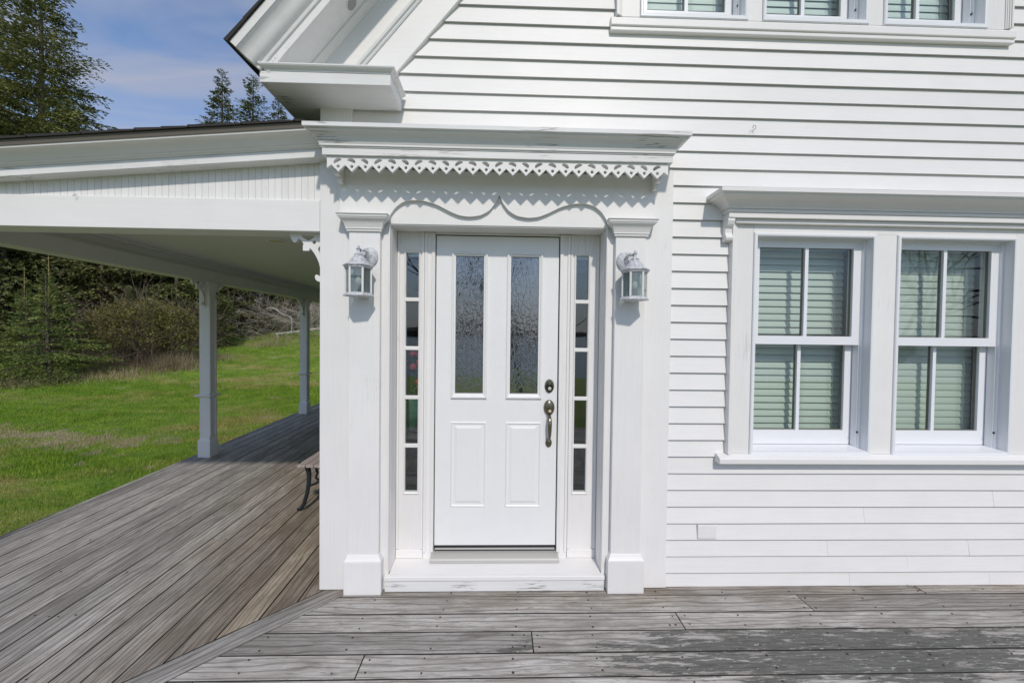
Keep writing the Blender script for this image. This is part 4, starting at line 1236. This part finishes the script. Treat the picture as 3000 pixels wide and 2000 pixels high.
# ------------------------------------------------------------------ blinds
def blind(x0, x1, z0, z1, y, label, drop=0.0, tilt=62, mat='blind_slat'):
    root = empty('venetian_blind', ((x0 + x1)/2, y, z1), label, 'blind', 'venetian blinds behind the windows')
    build('headrail', MB().box(x0, x1, y - 0.02, y + 0.02, z1 - 0.035, z1), 'blind_slat', root, None, 0.002)
    pitch = 0.0465
    n = int((z1 - 0.06 - z0 - 0.03)/pitch)
    a = rad(tilt); w = 0.025
    me = None
    for i in range(n):
        zc_ = z1 - 0.062 - pitch*i
        if me is None:
            pr = []
            for s in (-1, -0.33, 0.33, 1):
                bow = 0.0028*(1 - s*s)
                pr.append((s*w*math.cos(a) - bow*math.sin(a), -s*w*math.sin(a)*-1 - bow*math.cos(a)*-1))
            top = [(yy, zz + 0.0013) for yy, zz in pr]
            mb = MB().prism(pr + [(p[0] + .0022*math.sin(a)*-1, p[1] + .0022*math.cos(a)) for p in reversed(pr)], lambda u, v: (x0 - (x0 + x1)/2, u, v), lambda u, v: (x1 - (x0 + x1)/2, u, v))
            me = bpy.data.meshes.new('slat'); me.from_pydata(mb.v, [], mb.f)
            bm = bmesh.new(); bm.from_mesh(me); bmesh.ops.recalc_face_normals(bm, faces=bm.faces); bm.to_mesh(me); bm.free()
            me.materials.append(M[mat])
        o = bpy.data.objects.new('slat', me); COL.objects.link(o); o.parent = root
        o.location = (random.uniform(-.002, .002), 0, zc_ - z1)
        o.rotation_euler = (rad(random.uniform(-2.5, 2.5)), rad(random.uniform(-.15, .15)), 0)
    zb = z1 - 0.062 - pitch*n - 0.012
    build('bottom_rail', MB().box(x0, x1, y - 0.018, y + 0.018, zb - 0.018, zb), 'blind_slat', root, None, 0.002)
    for fx in (0.12, 0.60, 0.88):
        xx = x0 + (x1 - x0)*fx
        mb = MB()
        mb.tube([(xx, y - 0.028, z1 - 0.035), (xx, y - 0.028, zb - 0.005)], 0.0011, 4)
        mb.tube([(xx + .012, y - 0.027, z1 - 0.035), (xx + .012, y - 0.027, zb - 0.005)], 0.0008, 4)
        build('cord', mb, 'blind_cord', root)
blind(1.612, 2.322, 0.905, 2.215, 0.20, 'pale green slatted blind filling the lower window beside the front door', 0, 71)
blind(2.533, 3.243, 0.885, 2.215, 0.20, 'pale green slatted blind in the lower window farthest from the front door', 0, 79)
for (a, b), lb in zip(win_up, ('pale blind in the upstairs window nearest the sloping gable trim', 'pale blind in the middle window of the upstairs row of three', 'pale blind in the upstairs window farthest from the gable trim')):
    blind(a + 0.038, b - 0.038, 3.60, 4.72, 0.20, lb, 0, 79, 'sky_glare_slat')

# red flowers in a vase, glimpsed through the narrow side light
fl = empty('flower_vase', (-0.70, 0.62, 0.85), 'red flowers in a teal vase seen through the narrow side window', 'vase of flowers')
build('vase', MB().lathe([(0.05, 0.855), (0.085, 0.93), (0.095, 1.02), (0.06, 1.10), (0.045, 1.13), (0.055, 1.15)], (-0.70, 0.62, 0), 18), 'vase_teal', fl, 60)
rs = random.Random(3)
mb = MB(); ms = MB()
for i in range(14):
    p = Vector((-0.70 + rs.uniform(-.11, .11), 0.62 + rs.uniform(-.08, .08), rs.uniform(1.18, 1.48)))
    mb.ellipsoid(p, (rs.uniform(.03, .045), rs.uniform(.025, .04), rs.uniform(.02, .04)), 8, 5)
    ms.tube([(-0.70, 0.62, 1.12), tuple(p)], 0.006, 4)
build('blossom', mb, 'flower_red', fl, 60); build('stem', ms, 'flower_leaf', fl)
st = empty('hall_stand', (-0.70, 0.62, 0.09), 'dark hall stand holding a vase behind the narrow side window', 'table')
box('top', 'interior_dark', st, -0.86, -0.50, 0.45, 0.80, 0.825, 0.85)
for sx in (-0.84, -0.52):
    for sy in (0.47, 0.78):
        box('leg', 'interior_dark', st, sx - .015, sx + .015, sy - .015, sy + .015, 0.091, 0.8245)

# ------------------------------------------------------------------ bench by the side wall
bench = empty('bench', (-1.5, 1.7, 0.0), 'wooden slat bench with black cast iron legs against the side wall', 'bench')
for k_ in range(6):
    xa = -1.755 + k_*0.073
    build('seat_slat', MB().box(xa, xa + 0.066, 1.02, 2.25, 0.412, 0.436), 'bench_wood', bench, None, 0.004)
for yb in (1.10, 2.16):
    fr = build('end_frame', MB().box(-1.75, -1.30, yb - .012, yb + .012, 0.388, 0.411), 'cast_iron', bench, None, 0.003)
    build('leg', MB().tube([(-1.705, yb, 0.400), (-1.690, yb, 0.34), (-1.690, yb, 0.26), (-1.705, yb, 0.16), (-1.735, yb, 0.06), (-1.765, yb, 0.018), (-1.79, yb, 0.016)], [0.024, 0.021, 0.019, 0.018, 0.018, 0.017, 0.013], 8), 'cast_iron', bench, 60)
    build('leg', MB().tube([(-1.42, yb, 0.400), (-1.40, yb, 0.32), (-1.36, yb, 0.18), (-1.31, yb, 0.05), (-1.28, yb, 0.016)], [0.024, 0.021, 0.018, 0.017, 0.014], 8), 'cast_iron', bench, 60)
    build('scroll', MB().tube([(-1.63, yb, 0.395), (-1.615, yb, 0.34), (-1.63, yb, 0.30), (-1.60, yb, 0.27)], 0.011, 6), 'cast_iron', bench, 60)
    build('scroll', MB().tube([(-1.69, yb, 0.225), (-1.62, yb, 0.25), (-1.555, yb, 0.30), (-1.50, yb, 0.37), (-1.43, yb, 0.36)], [0.010, 0.012, 0.013, 0.011, 0.01], 6), 'cast_iron', bench, 60)
    build('seat_nose', MB().tube([(-1.75, yb, 0.40), (-1.772, yb, 0.415), (-1.765, yb, 0.435)], 0.013, 8), 'cast_iron', bench, 60)

# ------------------------------------------------------------------ vegetation (numpy builders)
def mesh_np(name, verts, faces, mat, parent=None, smooth=False):
    me = bpy.data.meshes.new(name)
    nv_, nf = len(verts), len(faces)
    k_ = faces.shape[1]
    me.vertices.add(nv_); me.vertices.foreach_set('co', verts.astype(np.float32).ravel())
    me.loops.add(nf*k_); me.loops.foreach_set('vertex_index', faces.astype(np.int32).ravel())
    me.polygons.add(nf); me.polygons.foreach_set('loop_start', np.arange(0, nf*k_, k_, dtype=np.int32))
    me.update(calc_edges=True)
    me.materials.append(M[mat])
    o = bpy.data.objects.new(name, me); COL.objects.link(o)
    if parent: o.parent = parent
    return o

def spray(rng, ntw, leaf, width, hang):
    """one flat conifer bough of unit length along +x: diamond-shaped tufts along side twigs"""
    V = []
    def tuft(p, d):
        d = d + rng.normal(0, 0.28, 3); d /= np.linalg.norm(d)
        s = np.cross(d, rng.normal(0, 1, 3)); s /= (np.linalg.norm(s) + 1e-9)
        l = leaf*rng.uniform(0.7, 1.3); w = width*rng.uniform(0.7, 1.3)
        V.append([p, p + d*l*0.5 + s*w, p + d*l, p + d*l*0.5 - s*w])
    for i in range(ntw):
        t_ = 0.14 + 0.86*(i + rng.uniform(0, 1))/ntw
        for sd in (-1, 1):
            L_ = (0.10 + 0.42*(1 - t_)**0.7)*rng.uniform(0.55, 1.2)
            ang = rng.uniform(0.7, 1.15)*sd
            d = np.array([math.cos(ang), math.sin(ang), -hang*rng.uniform(0.1, 1.0)])
            n = max(2, int(L_/(leaf*0.62)))
            for j in range(n):
                s = (j + rng.uniform(0.1, 0.9))/n
                p = np.array([t_, 0, 0]) + d*L_*s + np.array([0, 0, -hang*0.25*L_*s*s])
                tuft(p, d*0.8 + np.array([0.35, 0, 0.15*rng.normal()]))
    for i in range(int(1/(leaf*0.7))):
        tuft(np.array([rng.uniform(0.25, 1.0), 0, 0]), np.array([1, 0.3*rng.normal(), 0.2]))
    return np.array(V)        # (K,4,3)

def spruce_mesh(seed, h, R, mat, leaf=0.16, low=0.04, power=0.85, droop=0.35, whorl=0.36, per=6, gap=0.1, hang=0.5, width=0.30, lv=(0.55, 1.12), dens=4.2):
    """crown and trunk meshes (at the origin) for a spruce h metres tall"""
    rng = np.random.default_rng(seed)
    temps = {}
    allv = []
    wood = MB()
    z_ = h*low
    lean = rng.normal(0, 0.012, 2)
    while z_ < h*0.985:
        t_ = z_/h
        rmax = R*(1 - t_)**power*(0.70 + 0.30*min(1, t_/0.10)) + 0.10
        for b in range(per):
            if rng.random() < gap: continue
            L_ = rmax*rng.uniform(*lv)
            if rng.random() < 0.06: L_ *= 1.25
            key = (max(1, int(round(L_/0.5))), rng.integers(0, 2))
            if key not in temps:
                ln = key[0]*0.5
                temps[key] = spray(rng, max(4, int(ln*dens)), leaf/ln, leaf*width/ln, hang)
            T = temps[key]*L_
            phi = rng.uniform(0, 2*math.pi)
            el = 0.55*(t_ - 0.35) + rng.normal(0, 0.10)
            x_ = T[..., 0]; y_ = T[..., 1]; zz = T[..., 2] + x_*math.tan(el) - droop*(x_**2)/(rmax + 0.3)*(1 - t_) + 0.10*droop*np.maximum(0, x_ - 0.6*L_)**2/max(L_, .2)*4
            c_, s_ = math.cos(phi), math.sin(phi)
            hh = z_ + rng.uniform(-0.10, 0.10)
            allv.append(np.stack([x_*c_ - y_*s_ + lean[0]*hh, x_*s_ + y_*c_ + lean[1]*hh, zz + hh], -1))
            if rng.random() < 0.45 and L_ > 0.5:
                pts = []
                for q in (0, 0.35, 0.7):
                    xx = q*L_
                    pts.append((xx*c_ + lean[0]*hh, xx*s_ + lean[1]*hh, hh + xx*math.tan(el) - droop*xx*xx/(rmax + 0.3)*(1 - t_) - 0.01))
                wood.tube(pts, [0.012 + 0.008*L_, 0.010 + 0.004*L_, 0.006], 4, False)
        z_ += whorl*rng.uniform(0.75, 1.25)*(0.6 + 0.5*(1 - t_))
    V = np.concatenate(allv).reshape(-1, 3)
    F_ = np.arange(len(V)).reshape(-1, 4)
    r0 = 0.012*h + 0.03
    wood.tube([(lean[0]*q*h, lean[1]*q*h, q*h - 0.3*(q == 0)) for q in (0, 0.15, 0.4, 0.7, 0.97)], [r0*1.25, r0, r0*0.75, r0*0.4, 0.015], 8)
    return V, F_, wood

def place_spruce(meshes, name, x, y, rz_, s, label, group=None, sink=0.1):
    root = empty(name, (0, 0, 0), label, 'tree', group)
    V, F_, wood, mat = meshes['V'], meshes['F'], meshes['wood'], meshes['mat']
    if 'me' not in meshes:
        c = mesh_np('crown', V, F_, mat); meshes['me'] = c.data
        wd = build('trunk', wood, meshes.get('bark', 'spruce_bark'), None, 60); meshes['mw'] = wd.data
        bpy.data.objects.remove(c); bpy.data.objects.remove(wd)
    for nm, me in (('crown', meshes['me']), ('trunk', meshes['mw'])):
        o = bpy.data.objects.new(nm, me); COL.objects.link(o); o.parent = root
    if meshes is young:
        ld = MB().tube([(0, 0, 2.75), (0.015, 0, 3.6), (0.0, 0, 4.5)], [0.022, 0.017, 0.006], 6)
        for q in range(12):
            a_ = q*2.4; z_ = 3.0 + 0.125*q
            ld.tube([(0, 0, z_), (0.2*math.cos(a_), 0.2*math.sin(a_), z_ + 0.07)], [0.007, 0.003], 4)
        build('leader_shoot', ld, 'golden_leader', root, 60)
    root.location = (x, y, ground_z(x, y) - sink)
    root.rotation_euler = (0, 0, rz_)
    root.scale = (s, s, s)
    return root

def mk(seed, h, R, mat, **kw):
    V, F_, w = spruce_mesh(seed, h, R, mat, **kw)
    return dict(V=V, F=F_, wood=w, mat=mat)

tall = mk(11, 18.5, 4.4, 'old_spruce_needles', leaf=0.16, low=0.06, power=0.70, droop=0.30, whorl=0.44, per=12, gap=0.12, hang=0.40, width=0.17, lv=(0.35, 1.25), dens=8.5)
narrow = mk(12, 17.5, 4.1, 'dark_spruce_needles', leaf=0.15, low=0.08, power=1.0, droop=0.25, whorl=0.36, per=11, gap=0.10, hang=0.4, width=0.19, lv=(0.35, 1.25), dens=7)
narrow2 = mk(18, 17.0, 4.2, 'dark_spruce_needles', leaf=0.15, low=0.08, power=0.95, droop=0.30, whorl=0.38, per=11, gap=0.14, hang=0.4, width=0.19, lv=(0.3, 1.3), dens=7)
mid = mk(13, 9.0, 3.0, 'dark_spruce_needles', leaf=0.17, low=0.02, power=0.8, droop=0.35, whorl=0.27, per=8, gap=0.05, hang=0.5, width=0.32)
mid2 = mk(14, 7.5, 2.8, 'wood_needles', leaf=0.16, low=0.02, power=0.75, droop=0.35, whorl=0.25, per=8, gap=0.06, hang=0.5, width=0.32)
young = mk(15, 3.7, 1.95, 'young_spruce_needles', leaf=0.072, low=0.015, power=1.15, droop=0.18, lv=(0.35, 1.2), whorl=0.15, per=9, gap=0.08, hang=0.22, width=0.26, dens=6)
small = mk(16, 2.6, 1.15, 'dark_spruce_needles', leaf=0.095, low=0.02, power=0.7, droop=0.25, whorl=0.13, per=9, gap=0.03, hang=0.35, width=0.30)

G1 = 'tall old spruces rising behind the porch roof'
place_spruce(tall, 'spruce_tree', -22.4, 17.6, 0.4, 1.0, 'tall old spruce with long ragged boughs against the blue sky', G1)
place_spruce(tall, 'spruce_tree', -25.9, 18.2, 2.6, 1.10, 'dense tall spruce at the picture edge beside the ragged spruce', G1)
place_spruce(narrow2, 'spruce_tree', -24.0, 16.2, 1.1, 0.80, 'shorter full spruce in front of the two tall spruces', G1)
G2 = 'pointed dark spruces beyond the porch roof'
place_spruce(narrow, 'spruce_tree', -17.9, 23.6, 0.3, 0.96, 'tallest pointed spruce in the small row beside the gable eave', G2)
place_spruce(narrow2, 'spruce_tree', -16.75, 24.6, 2.0, 0.99, 'middle pointed spruce in the small row beside the gable eave', G2)
place_spruce(narrow, 'spruce_tree', -15.0, 24.6, 4.2, 0.88, 'pointed spruce half hidden by the gable eave', G2)
place_spruce(young, 'spruce_tree', -14.9, 11.1, 0.7, 1.0, 'bright green young spruce with a bare leader at the lawn edge')
place_spruce(young, 'spruce_tree', -17.4, 12.6, 2.9, 0.86, 'smaller young spruce behind the bright green spruce at the lawn edge')
place_spruce(small, 'spruce_tree', -13.9, 17.6, 0.0, 1.0, 'low bushy dark spruce just behind the nearer porch post')
place_spruce(small, 'spruce_tree', -16.4, 15.9, 1.7, 1.15, 'low dark spruce between the olive bush and the nearer porch post')
G3 = 'dense spruces of the wood behind the lawn'
for i, (x, y, s, a, tm) in enumerate([(-20.5, 14.6, 1.0, 0.3, mid), (-23.5, 14.2, 1.05, 1.3, mid2), (-18.4, 16.4, 0.95, 2.2, mid2), (-16.6, 18.4, 0.9, 3.1, mid), (-19.8, 18.2, 1.1, 4.0, mid),
                                      (-22.4, 19.8, 1.1, 5.1, mid2), (-18.0, 20.6, 1.0, 0.9, mid), (-25.6, 16.8, 1.15, 1.9, mid), (-15.0, 20.8, 0.72, 2.7, mid2), (-28, 15, 1.1, 4.4, mid2)]):
    place_spruce(tm, 'spruce_tree', x, y, a, s, 'dense spruce in the dark wood behind the lawn, under the porch roof line', G3)

# the far wood: one mass
Vs, Fs = [], []
rng = np.random.default_rng(5)
off = 0
lowp = spruce_mesh(21, 9.5, 2.6, 'wood_needles', leaf=0.42, low=0.02, power=0.8, droop=0.3, whorl=0.6, per=5, gap=0.05, hang=0.5, width=0.34)[0]
for i in range(64):
    x = rng.uniform(-46, -4); y = rng.uniform(25.5, 40)
    if x < -26: y = rng.uniform(17.5, 36)
    s = rng.uniform(0.8, 1.15)*(1.0 if x < -20 else 0.82)
    a = rng.uniform(0, 6.28)
    c_, s_ = math.cos(a), math.sin(a)
    v = lowp*s
    Vs.append(np.stack([v[:, 0]*c_ - v[:, 1]*s_ + x, v[:, 0]*s_ + v[:, 1]*c_ + y, v[:, 2] + ground_z(x, y) - 0.2], -1))
V = np.concatenate(Vs)
tag(mesh_np('woods', V, np.arange(len(V)).reshape(-1, 4), 'wood_needles'), kind='stuff')

# twiggy things ---------------------------------------------------------------
def twigs(rng, pts0, dirs, length, r0, nseg=4, wander=0.35, grav=0.0, kids=0, mb=None, sides=3):
    mb = mb if mb is not None else MB()
    for p, d, L_ in zip(pts0, dirs, length):
        p = np.array(p, float); d = np.array(d, float); d /= np.linalg.norm(d)
        path = [tuple(p)]
        for s in range(nseg):
            d = d + rng.normal(0, wander, 3)*0.5 + np.array([0, 0, -grav]); d /= np.linalg.norm(d)
            p = p + d*L_/nseg
            path.append(tuple(p))
            if kids and rng.random() < 0.8:
                for _ in range(kids):
                    dd = d + rng.normal(0, 0.7, 3)
                    twigs(rng, [p], [dd], [L_*rng.uniform(0.3, 0.6)], r0*0.5, 3, wander, grav, 0, mb, sides)
        rr = [r0*(1 - 0.8*i/nseg) for i in range(nseg + 1)]
        mb.tube(path, rr, sides, False)
    return mb

def leaves_np(rng, centres, size, spread):
    n = len(centres)
    c = centres + rng.normal(0, spread, (n, 3))
    d = rng.normal(0, 1, (n, 3)); d /= np.linalg.norm(d, axis=1, keepdims=True)
    s = np.cross(d, rng.normal(0, 1, (n, 3))); s /= np.linalg.norm(s, axis=1, keepdims=True) + 1e-9
    l = size*rng.uniform(0.6, 1.4, (n, 1))
    V = np.stack([c - d*l, c + s*l*0.55, c + d*l, c - s*l*0.55], 1).reshape(-1, 3)
    return V, np.arange(4*n).reshape(-1, 4)

# the big olive bush
rng = np.random.default_rng(31)
bx_, by_ = -14.0, 13.6
bush = empty('bush', (bx_, by_, ground_z(bx_, by_)), 'wide olive green bush with bare brown stems below at the lawn edge', 'bush')
gz = ground_z(bx_, by_)
st_p, st_d, st_l, cen = [], [], [], []
for i in range(130):
    a = rng.uniform(0, 6.28); rr = rng.uniform(0, 1.3)
    p = (bx_ + rr*math.cos(a), by_ + 0.8*rr*math.sin(a), gz - 0.05)
    st_p.append(p); st_d.append((0.55*rr*math.cos(a) + rng.normal(0, .25), 0.5*rr*math.sin(a) + rng.normal(0, .25), 1.0)); st_l.append(rng.uniform(1.4, 3.0))
mbb = twigs(rng, st_p, st_d, st_l, 0.016, 5, 0.3, 0.02, 2)
build('stem', mbb, 'brown_twig', bush)
n = 26000
u = rng.normal(0, 1, (n, 3)); u /= np.linalg.norm(u, axis=1, keepdims=True)
r_ = rng.uniform(0.25, 1, (n, 1))**0.45
cen = u*r_*np.array([1.95, 1.5, 1.25]) + np.array([bx_, by_, gz + 1.35])
lump = np.array([mnoise.noise(Vector((float(c[0])*1.6, float(c[1])*1.6, float(c[2])*1.6))) for c in cen])
cen = cen[(lump > -0.16) & (cen[:, 2] > gz + 0.55 + 0.5*rng.random(n))]
V, F_ = leaves_np(rng, cen, 0.040, 0.05)
V = V - np.array([bx_, by_, gz])
mesh_np('foliage', V, F_, 'bush_leaves', bush)

# dead brush under the trees
rng = np.random.default_rng(41)
pp, dd, ll = [], [], []
for i in range(520):
    x = rng.uniform(-17.5, -9.0); y = rng.uniform(19.0, 24.5) + 0.10*(x + 13)
    pp.append((x, y, ground_z(x, y) + rng.uniform(-0.05, 1.6))); dd.append((rng.normal(), rng.normal()*0.6, rng.uniform(-0.1, 1.0))); ll.append(rng.uniform(0.7, 2.2))
tag(build('undergrowth', twigs(rng, pp, dd, ll, 0.012, 4, 0.4, 0.03, 2), 'pale_twig'), kind='stuff')
pp, dd, ll = [], [], []
for i in range(300):
    x = rng.uniform(-17.0, -12.0); y = 12.6 + rng.uniform(-0.5, 1.6) + (x + 14)*-0.1
    pp.append((x, y, ground_z(x, y) - 0.03)); dd.append((rng.normal(0, .8), rng.normal(0, .6), rng.uniform(0.2, 1.0))); ll.append(rng.uniform(0.5, 1.3))
tag(build('bramble', twigs(rng, pp, dd, ll, 0.007, 4, 0.4, 0.06, 1), 'brown_twig'), kind='stuff')

def bare_trunk(name, x, y, h, r, lean, label, mat, nbr, seed, br_l=1.4, low=0.15, group=None):
    rng = np.random.default_rng(seed)
    g0 = ground_z(x, y)
    root = empty(name, (x, y, g0), label, 'tree', group)
    pts = [(x + lean[0]*t_*h + 0.10*math.sin(t_*5 + seed), y + lean[1]*t_*h, g0 - 0.2*(t_ == 0) + t_*h) for t_ in (0, 0.06, 0.25, 0.5, 0.75, 1.0)]
    build('trunk', MB().tube(pts, [r*1.6, r*1.1, r*0.95, r*0.8, r*0.55, r*0.2], 10), mat, root, 60)
    mb = MB()
    for i in range(nbr):
        t_ = rng.uniform(low, 1.0)
        a = rng.uniform(0, 6.28)
        p = (x + lean[0]*t_*h, y + lean[1]*t_*h, g0 + t_*h)
        twigs(rng, [p], [(math.cos(a), math.sin(a), rng.uniform(-0.2, 0.5))], [br_l*rng.uniform(0.5, 1.3)], r*0.16, 5, 0.35, 0.0, 2, mb)
    build('branch', mb, mat, root)
    return root
bare_trunk('dead_tree', -14.25, 21.6, 6.5, 0.15, (0.04, 0.0), 'pale grey dead trunk between the two porch posts', 'grey_bark', 26, 3, 2.0, 0.12)
bare_trunk('dead_tree', -13.15, 22.4, 6.0, 0.10, (-0.02, 0.0), 'slender dark dead trunk beside the pale grey trunk', 'brown_twig', 22, 5, 1.5, 0.1)
bare_trunk('dead_tree', -12.3, 23.6, 6.0, 0.09, (0.03, 0.0), 'thin dead trunk behind the farther porch post', 'grey_bark', 20, 8, 1.4, 0.1)
# fallen birch pole and bowed branch
g0 = ground_z(-11.9, 20.6)
lg = empty('fallen_log', (-11.9, 20.6, g0), 'white fallen birch pole lying at the top of the lawn', 'log')
build('trunk', MB().tube([(-12.75, 20.5, ground_z(-12.75, 20.5) + 0.14), (-11.9, 20.6, g0 + 0.22), (-11.0, 20.7, ground_z(-11, 20.7) + 0.36), (-9.9, 20.8, ground_z(-9.9, 20.8) + 0.5)], [0.045, 0.055, 0.06, 0.07], 8), 'birch_bark', lg, 60)
build('branch', MB().tube([(-12.70, 20.5, ground_z(-12.75, 20.5) + 0.15), (-12.5, 20.2, ground_z(-12.5, 20.2) + 0.0), (-12.0, 19.9, ground_z(-12, 19.9) - 0.1)], [0.03, 0.022, 0.012], 6), 'birch_bark', lg, 60)
bb = empty('fallen_branch', (-12.9, 21.3, ground_z(-12.9, 21.3)), 'bowed bare white branch arching beside the grey dead trunk', 'branch')
g0 = ground_z(-12.9, 21.3)
build('limb', MB().tube([(-13.9, 21.3, g0 + 1.42), (-13.55, 21.3, g0 + 1.55), (-13.2, 21.3, g0 + 1.44), (-12.85, 21.3, g0 + 1.18), (-12.45, 21.3, g0 + 1.05), (-12.3, 21.3, g0 + 0.95), (-12.28, 21.3, g0 + 0.6), (-12.3, 21.3, g0)], [0.025, 0.032, 0.036, 0.036, 0.034, 0.03, 0.03, 0.03], 6), 'birch_bark', bb, 60)
build('twig', MB().tube([(-12.42, 21.3, g0 + 1.04), (-12.2, 21.25, g0 + 1.2), (-11.8, 21.2, g0 + 1.18)], [0.02, 0.014, 0.006], 5), 'birch_bark', bb, 60)

# bare trees in front of the house, behind the camera: they show in the glass
def bare_tree(x, y, h, seed, label, lean=(0, 0)):
    rng = np.random.default_rng(seed)
    g0 = ground_z(x, y)
    root = empty('bare_tree', (x, y, g0), label, 'tree', 'bare trees in front of the house')
    tr, cr = MB(), MB()
    def grow(p, d, L_, r, lev, mb):
        path = [p]; q = np.array(p, float); d = np.array(d, float)
        for s in range(4):
            d = d + rng.normal(0, 0.13, 3) + np.array([0, 0, 0.03]); d /= np.linalg.norm(d)
            q = q + d*L_/4; path.append(tuple(q))
        mb.tube(path, [r*(1 - 0.13*i) for i in range(5)], 7 if lev < 2 else 4, False)
        if lev >= 5: return
        for _ in range(3 if lev < 3 else 2):
            dd = d*0.75 + rng.normal(0, 0.55, 3); dd[2] += 0.10
            i = rng.integers(2, 5)
            grow(path[i], dd/np.linalg.norm(dd), L_*rng.uniform(0.58, 0.82), r*rng.uniform(0.42, 0.6), lev + 1, cr)
    grow((x, y, g0 - 0.2), (lean[0], lean[1], 1.0), h*0.36, h*0.020, 0, tr)
    build('trunk', tr, 'bare_bark', root, 60); build('branch', cr, 'bare_bark', root, 60)
bare_tree(0.55, -9.2, 7.5, 2, 'bare branching tree standing straight before the front door', (0.08, 0))
bare_tree(-2.3, -12.0, 8.5, 4, 'bare spreading tree beyond the tree before the front door', (0.1, 0))
bare_tree(11.85, -10.0, 9.5, 6, 'bare wide tree facing the pair of lower windows', (0.02, 0))
bare_tree(-9.0, -14.0, 8.0, 9, 'bare tree on the front lawn toward the side porch', (-0.1, 0))

# ------------------------------------------------------------------ grass blades on the lawn
rng = np.random.default_rng(77)
def blades(n, x0, x1, y0, y1, hmin, hmax, wid, bendm=0.6):
    x = rng.uniform(x0, x1, n); y = rng.uniform(y0, y1, n)
    keep = x < (-3.86 - 0.033*y)
    x, y = x[keep], y[keep]
    n = len(x)
    z_ = np.array([ground_z(float(a), float(b)) for a, b in zip(x, y)]) if n < 60000 else None
    if z_ is None:
        # bilinear sample of a fine height table
        tx = np.linspace(x0, x1, 140); ty = np.linspace(y0, y1, 140)
        T = np.array([[ground_z(float(a), float(b)) for a in tx] for b in ty])
        fx = (x - x0)/(x1 - x0)*139; fy = (y - y0)/(y1 - y0)*139
        ix = np.clip(fx.astype(int), 0, 138); iy = np.clip(fy.astype(int), 0, 138)
        fx -= ix; fy -= iy
        z_ = T[iy, ix]*(1-fx)*(1-fy) + T[iy, ix+1]*fx*(1-fy) + T[iy+1, ix]*(1-fx)*fy + T[iy+1, ix+1]*fx*fy
    a = rng.uniform(0, 6.28, n); h = rng.uniform(hmin, hmax, n)*rng.uniform(0.6, 1.0, n)
    clump = np.sin(x*2.3 + 1.7*np.sin(y*1.9))*np.sin(y*2.7 + 1.3*np.sin(x*1.7))
    h = h*(1 + 0.35*clump)
    b = rng.uniform(0.1, bendm, n)*h
    ca, sa = np.cos(a), np.sin(a)
    w = wid*rng.uniform(0.7, 1.3, n)
    base = np.stack([x, y, z_ - 0.005], -1)
    side = np.stack([-sa*w, ca*w, np.zeros(n)], -1)
    tip = base + np.stack([ca*b, sa*b, h], -1)
    return np.stack([base - side, base + side, tip], 1).reshape(-1, 3)
parts = [blades(120000, -9.0, -3.6, -2.0, 5.0, 0.03, 0.06, 0.0035),
         blades(110000, -14.0, -3.9, 3.0, 11.0, 0.04, 0.08, 0.006),
         blades(90000, -22.0, -4.0, 9.0, 21.0, 0.04, 0.09, 0.010),
         blades(30000, -16.0, -8.5, -2.0, 7.0, 0.035, 0.075, 0.007)]
V = np.concatenate(parts)
tag(mesh_np('grass', V, np.arange(len(V)).reshape(-1, 3), 'lawn_blades'), kind='stuff')
# dry tufts along the wood's edge
Vd = []
for (x, y, n_, sp_, hh) in [(-12.3, 12.9, 900, 0.45, 0.75), (-15.2, 10.6, 700, 0.7, 0.35), (-13.4, 11.8, 700, 0.8, 0.35), (-11.5, 17.8, 500, 0.6, 0.4), (-12.0, 14.8, 400, 0.5, 0.3), (-17.5, 9.6, 500, 0.8, 0.3),
                            (-10.6, 19.2, 400, 0.9, 0.3), (-13.2, 19.6, 500, 0.9, 0.3), (-5.6, 0.2, 90, 0.5, 0.22), (-6.6, 1.2, 90, 0.6, 0.2)]:
    px = rng.normal(x, sp_, n_); py = rng.normal(y, sp_*0.6, n_)
    for i in range(n_):
        if px[i] > -4.0 - 0.033*py[i]: continue
        g0 = ground_z(float(px[i]), float(py[i])); a = rng.uniform(0, 6.28); h = hh*rng.uniform(0.4, 1.0); b = h*rng.uniform(0.2, 0.9); w = 0.006
        ca, sa = math.cos(a), math.sin(a)
        Vd += [(px[i] - sa*w, py[i] + ca*w, g0), (px[i] + sa*w, py[i] - ca*w, g0), (px[i] + ca*b, py[i] + sa*b, g0 + h)]
V = np.array(Vd)
tag(mesh_np('dry_grass', V, np.arange(len(V)).reshape(-1, 3), 'dry_grass'), kind='stuff')
